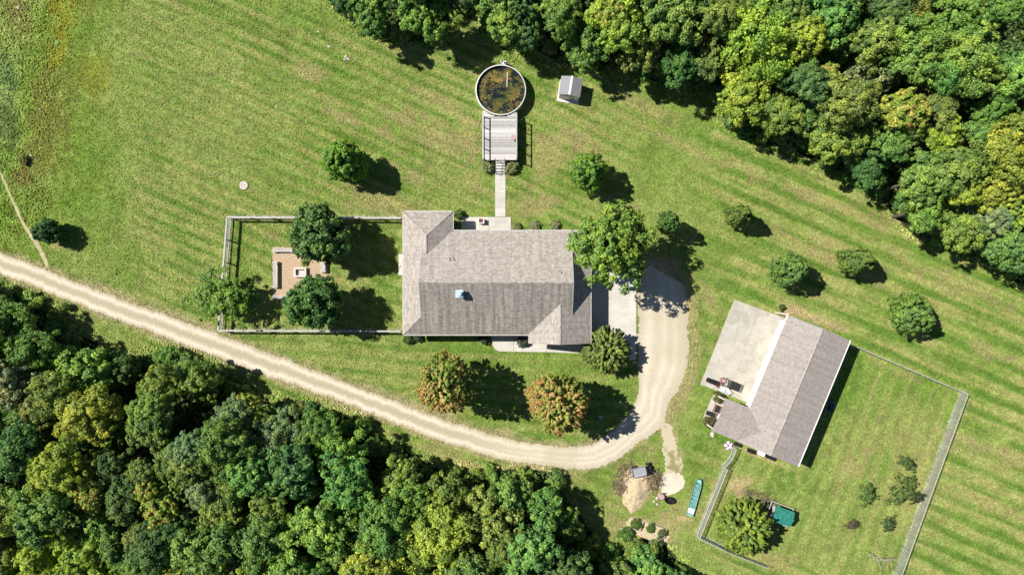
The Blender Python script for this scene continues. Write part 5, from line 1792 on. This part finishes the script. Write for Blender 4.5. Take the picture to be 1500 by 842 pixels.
# fill the gaps with random trees
fill = random.Random(77)
PAL = [YG, MID, DEEP, YG, MID, BRIGHT, OLIVE, GREY, LIME]
for poly, seed, nmax in ((TOP_WOOD, 1, 75), (LOW_WOOD, 2, 80)):
    got = 0
    for _ in range(6000):
        if got >= nmax: break
        px = fill.uniform(min(p[0] for p in poly), max(p[0] for p in poly)); py = fill.uniform(-90, 920)
        r = fill.uniform(24, 42)
        pts = np.array([[px + r * 0.95 * math.cos(a), py + r * 0.95 * math.sin(a)] for a in np.linspace(0, 6.28, 9)])
        if not in_poly(pts[:, 0], pts[:, 1], poly).all(): continue
        if any(math.hypot(px - w[0], py - w[1]) < 0.52 * (r + w[2]) for w in wood): continue
        if 1470 < px + r and py < 40 and px < 1530: continue
        if 650 < px < 715 and py > 5 and py < 80: continue
        kind = fill.choices(['broad', 'fine', 'feather', 'yellow'], [7, 2, 1, 0.5])[0]
        wood_tree(px, py, r, fill.uniform(7, 10.5), fill.choice(PAL), kind)
        got += 1
plant_wood()
# understory along the edges
ub = random.Random(5)
for poly, where in ((TOP_WOOD, 'wood behind the pool'), (LOW_WOOD, 'wood across the drive')):
    cnt = 0
    edge = [p for p in poly if -60 < p[0] < 1560 and -60 < p[1] < 900]
    for a, b in zip(edge[:-1], edge[1:]):
        L = math.hypot(b[0] - a[0], b[1] - a[1])
        if L > 160: continue
        for i in range(int(L / 22) + 1):
            t = ub.random()
            px, py = a[0] + (b[0] - a[0]) * t, a[1] + (b[1] - a[1]) * t
            inw = -1 if poly is TOP_WOOD else 1
            py += inw * ub.uniform(4, 22)
            px += ub.uniform(-6, 6) * 1
            c = ub.choice([DEEP, MID, OLIVE, MID, YG])
            lb = CSHORT[c] + ' low bush at the wood edge ' + wood_where(px, py)
            tree('understory_bush', lb, 'bush', px, py, ub.uniform(9, 17), ub.uniform(1.0, 2.0), BUSH[ub.randrange(3)], BB, c, 'wood edge bushes ' + wood_where(px, py), cname='leaves', tname='stems')
# leafy ground cover under the trees: nobody could count it
for poly, where in ((TOP_WOOD, 'behind the pool and side lawn'), (LOW_WOOD, 'across the drive')):
    x0, x1 = max(-90, min(p[0] for p in poly)), min(1590, max(p[0] for p in poly))
    qx = nr.uniform(x0, x1, 150000); qy = nr.uniform(-80, 920, 150000)
    ok = in_poly(qx, qy, poly)
    qx, qy = qx[ok][:42000], qy[ok][:42000]
    zz = 0.05 + 0.9 * fbm(qx, qy, 22, 71, 3) ** 2 * nr.random(len(qx)) * 1.6
    Cq = np.stack([(qx - 750) / PXM, (421 - qy) / PXM, zz], 1)
    Nq = nr.normal(size=(len(qx), 3)) * 0.5 + np.array([0, 0, 1.0])
    o = link_mesh('undergrowth', leaf_mesh('undergrowth', Cq, Nq, 0.42, np.clip(fbm(qx, qy, 30, 5, 3), 0, 1), M['leaf']))
    o.color = (0.10, 0.17, 0.035, 1)
    tag(o, 'low leafy undergrowth on the woodland floor ' + where, 'undergrowth', kind='stuff')
# standing grass: short blades over the lawn, longer in the rough and along edges
NT_G = attr_mat('grass_blades', (5.0, 12.0), 0.0, 0.01, contrast=(0.8, 1.2))
gx = nr.uniform(-60, 1560, 330000); gy = nr.uniform(-40, 882, 330000)
keep = ~(in_poly(gx, gy, TOP_WOOD) | in_poly(gx, gy, LOW_WOOD))
drive_poly = [tuple(p) for p in catmull([p[0] for p in DRIVE], 6)] + [tuple(p) for p in catmull([p[1] for p in DRIVE], 6)[::-1]]
solid = [drive_poly, [(586, 306), (868, 306), (868, 512), (586, 512)], [(855, 375), (934, 375), (934, 530), (855, 530)], [(674, 316), (750, 316), (750, 345), (674, 345)],
         [(724, 240), (742, 240), (742, 320), (724, 320)], [(718, 480), (860, 480), (860, 519), (722, 517)], [(705, 160), (759, 160), (759, 236), (705, 236)],
         [(1074, 436), (1150, 460), (1247, 500), (1170, 690), (1030, 632), (1026, 616), (1024, 562)], [(398, 360), (483, 360), (483, 440), (398, 440)],
         [(964, 690), (1006, 690), (1006, 727), (964, 727)], [(915, 690), (948, 690), (948, 745), (915, 745)], [(912, 755), (982, 755), (982, 798), (912, 798)],
         [(814, 112), (852, 112), (852, 152), (814, 152)], [(965, 618), (990, 618), (1002, 695), (968, 695)], [(1122, 735), (1158, 735), (1158, 768), (1122, 768)]]
for poly in solid: keep &= ~in_poly(gx, gy, poly)
keep &= np.hypot(gx - 733.5, gy - 135) > 40
keep &= dist_line(gx, gy, [(0, 256), (17, 295), (35, 330), (52, 356), (62, 373), (70, 391)]) > 3
gx, gy = gx[keep], gy[keep]
rough = smooth((165 - gx - 0.18 * gy + 90 * (fbm(gx, gy, 60, 17, 3) - 0.5)) / 90) * smooth((370 - gy) / 40) * 0.75
for poly in (TOP_WOOD, LOW_WOOD): rough = np.maximum(rough, smooth((22 - dist_line(gx, gy, poly)) / 16))
rough = np.maximum(rough, 0.35 * smooth((8 - dist_line(gx, gy, [(1012, 440), (1018, 500), (1008, 560), (985, 600)])) / 6))
GX, GY = (gx - 750) / PXM, (421 - gy) / PXM
gs = 0.13 * (1 + 0.9 * rough)
gc = ground_colours(GX, GY) * (nr.uniform(0.75, 1.5, len(gx)) * (1 + 0.4 * rough))[:, None]
ha = nr.uniform(0, 2 * np.pi, len(gx))
gn = np.stack([np.cos(ha), np.sin(ha), nr.uniform(0.6, 1.9, len(gx))], 1)
gm = leaf_mesh('grass_blades', np.stack([GX, GY, gs * 0.28], 1), gn, gs, np.zeros(len(gx)), NT_G, asp=0.75, fold=0.1, up=np.tile(np.array([[0, 0, 1.0]]), (len(gx), 1)))
set_colour(gm, np.repeat(np.clip(gc, 0.004, 0.9), 4, 0))
o = link_mesh('grass', gm)
tag(o, 'short grass blades covering the mown lawn and rough edges', 'grass', kind='stuff')
# bare grey snags showing among the crowns
brush('bare grey branches of a dead tree at the top of the wood', (1372, 8, 10), 0.6, 0.4, 0.4, 18, M['deadwood'], 31, 'dead tree', 'dead_branches', thick=0.06, lmin=1.2, lmax=2.6).location.z = 0
brush('bare bleached dead branches on the ground at the wood edge below the mown strip', (872, 800), 0.5, 0.3, 0.4, 12, M['deadwood'], 32, 'dead branches', 'dead_branches', thick=0.06, lmin=0.8, lmax=1.8)
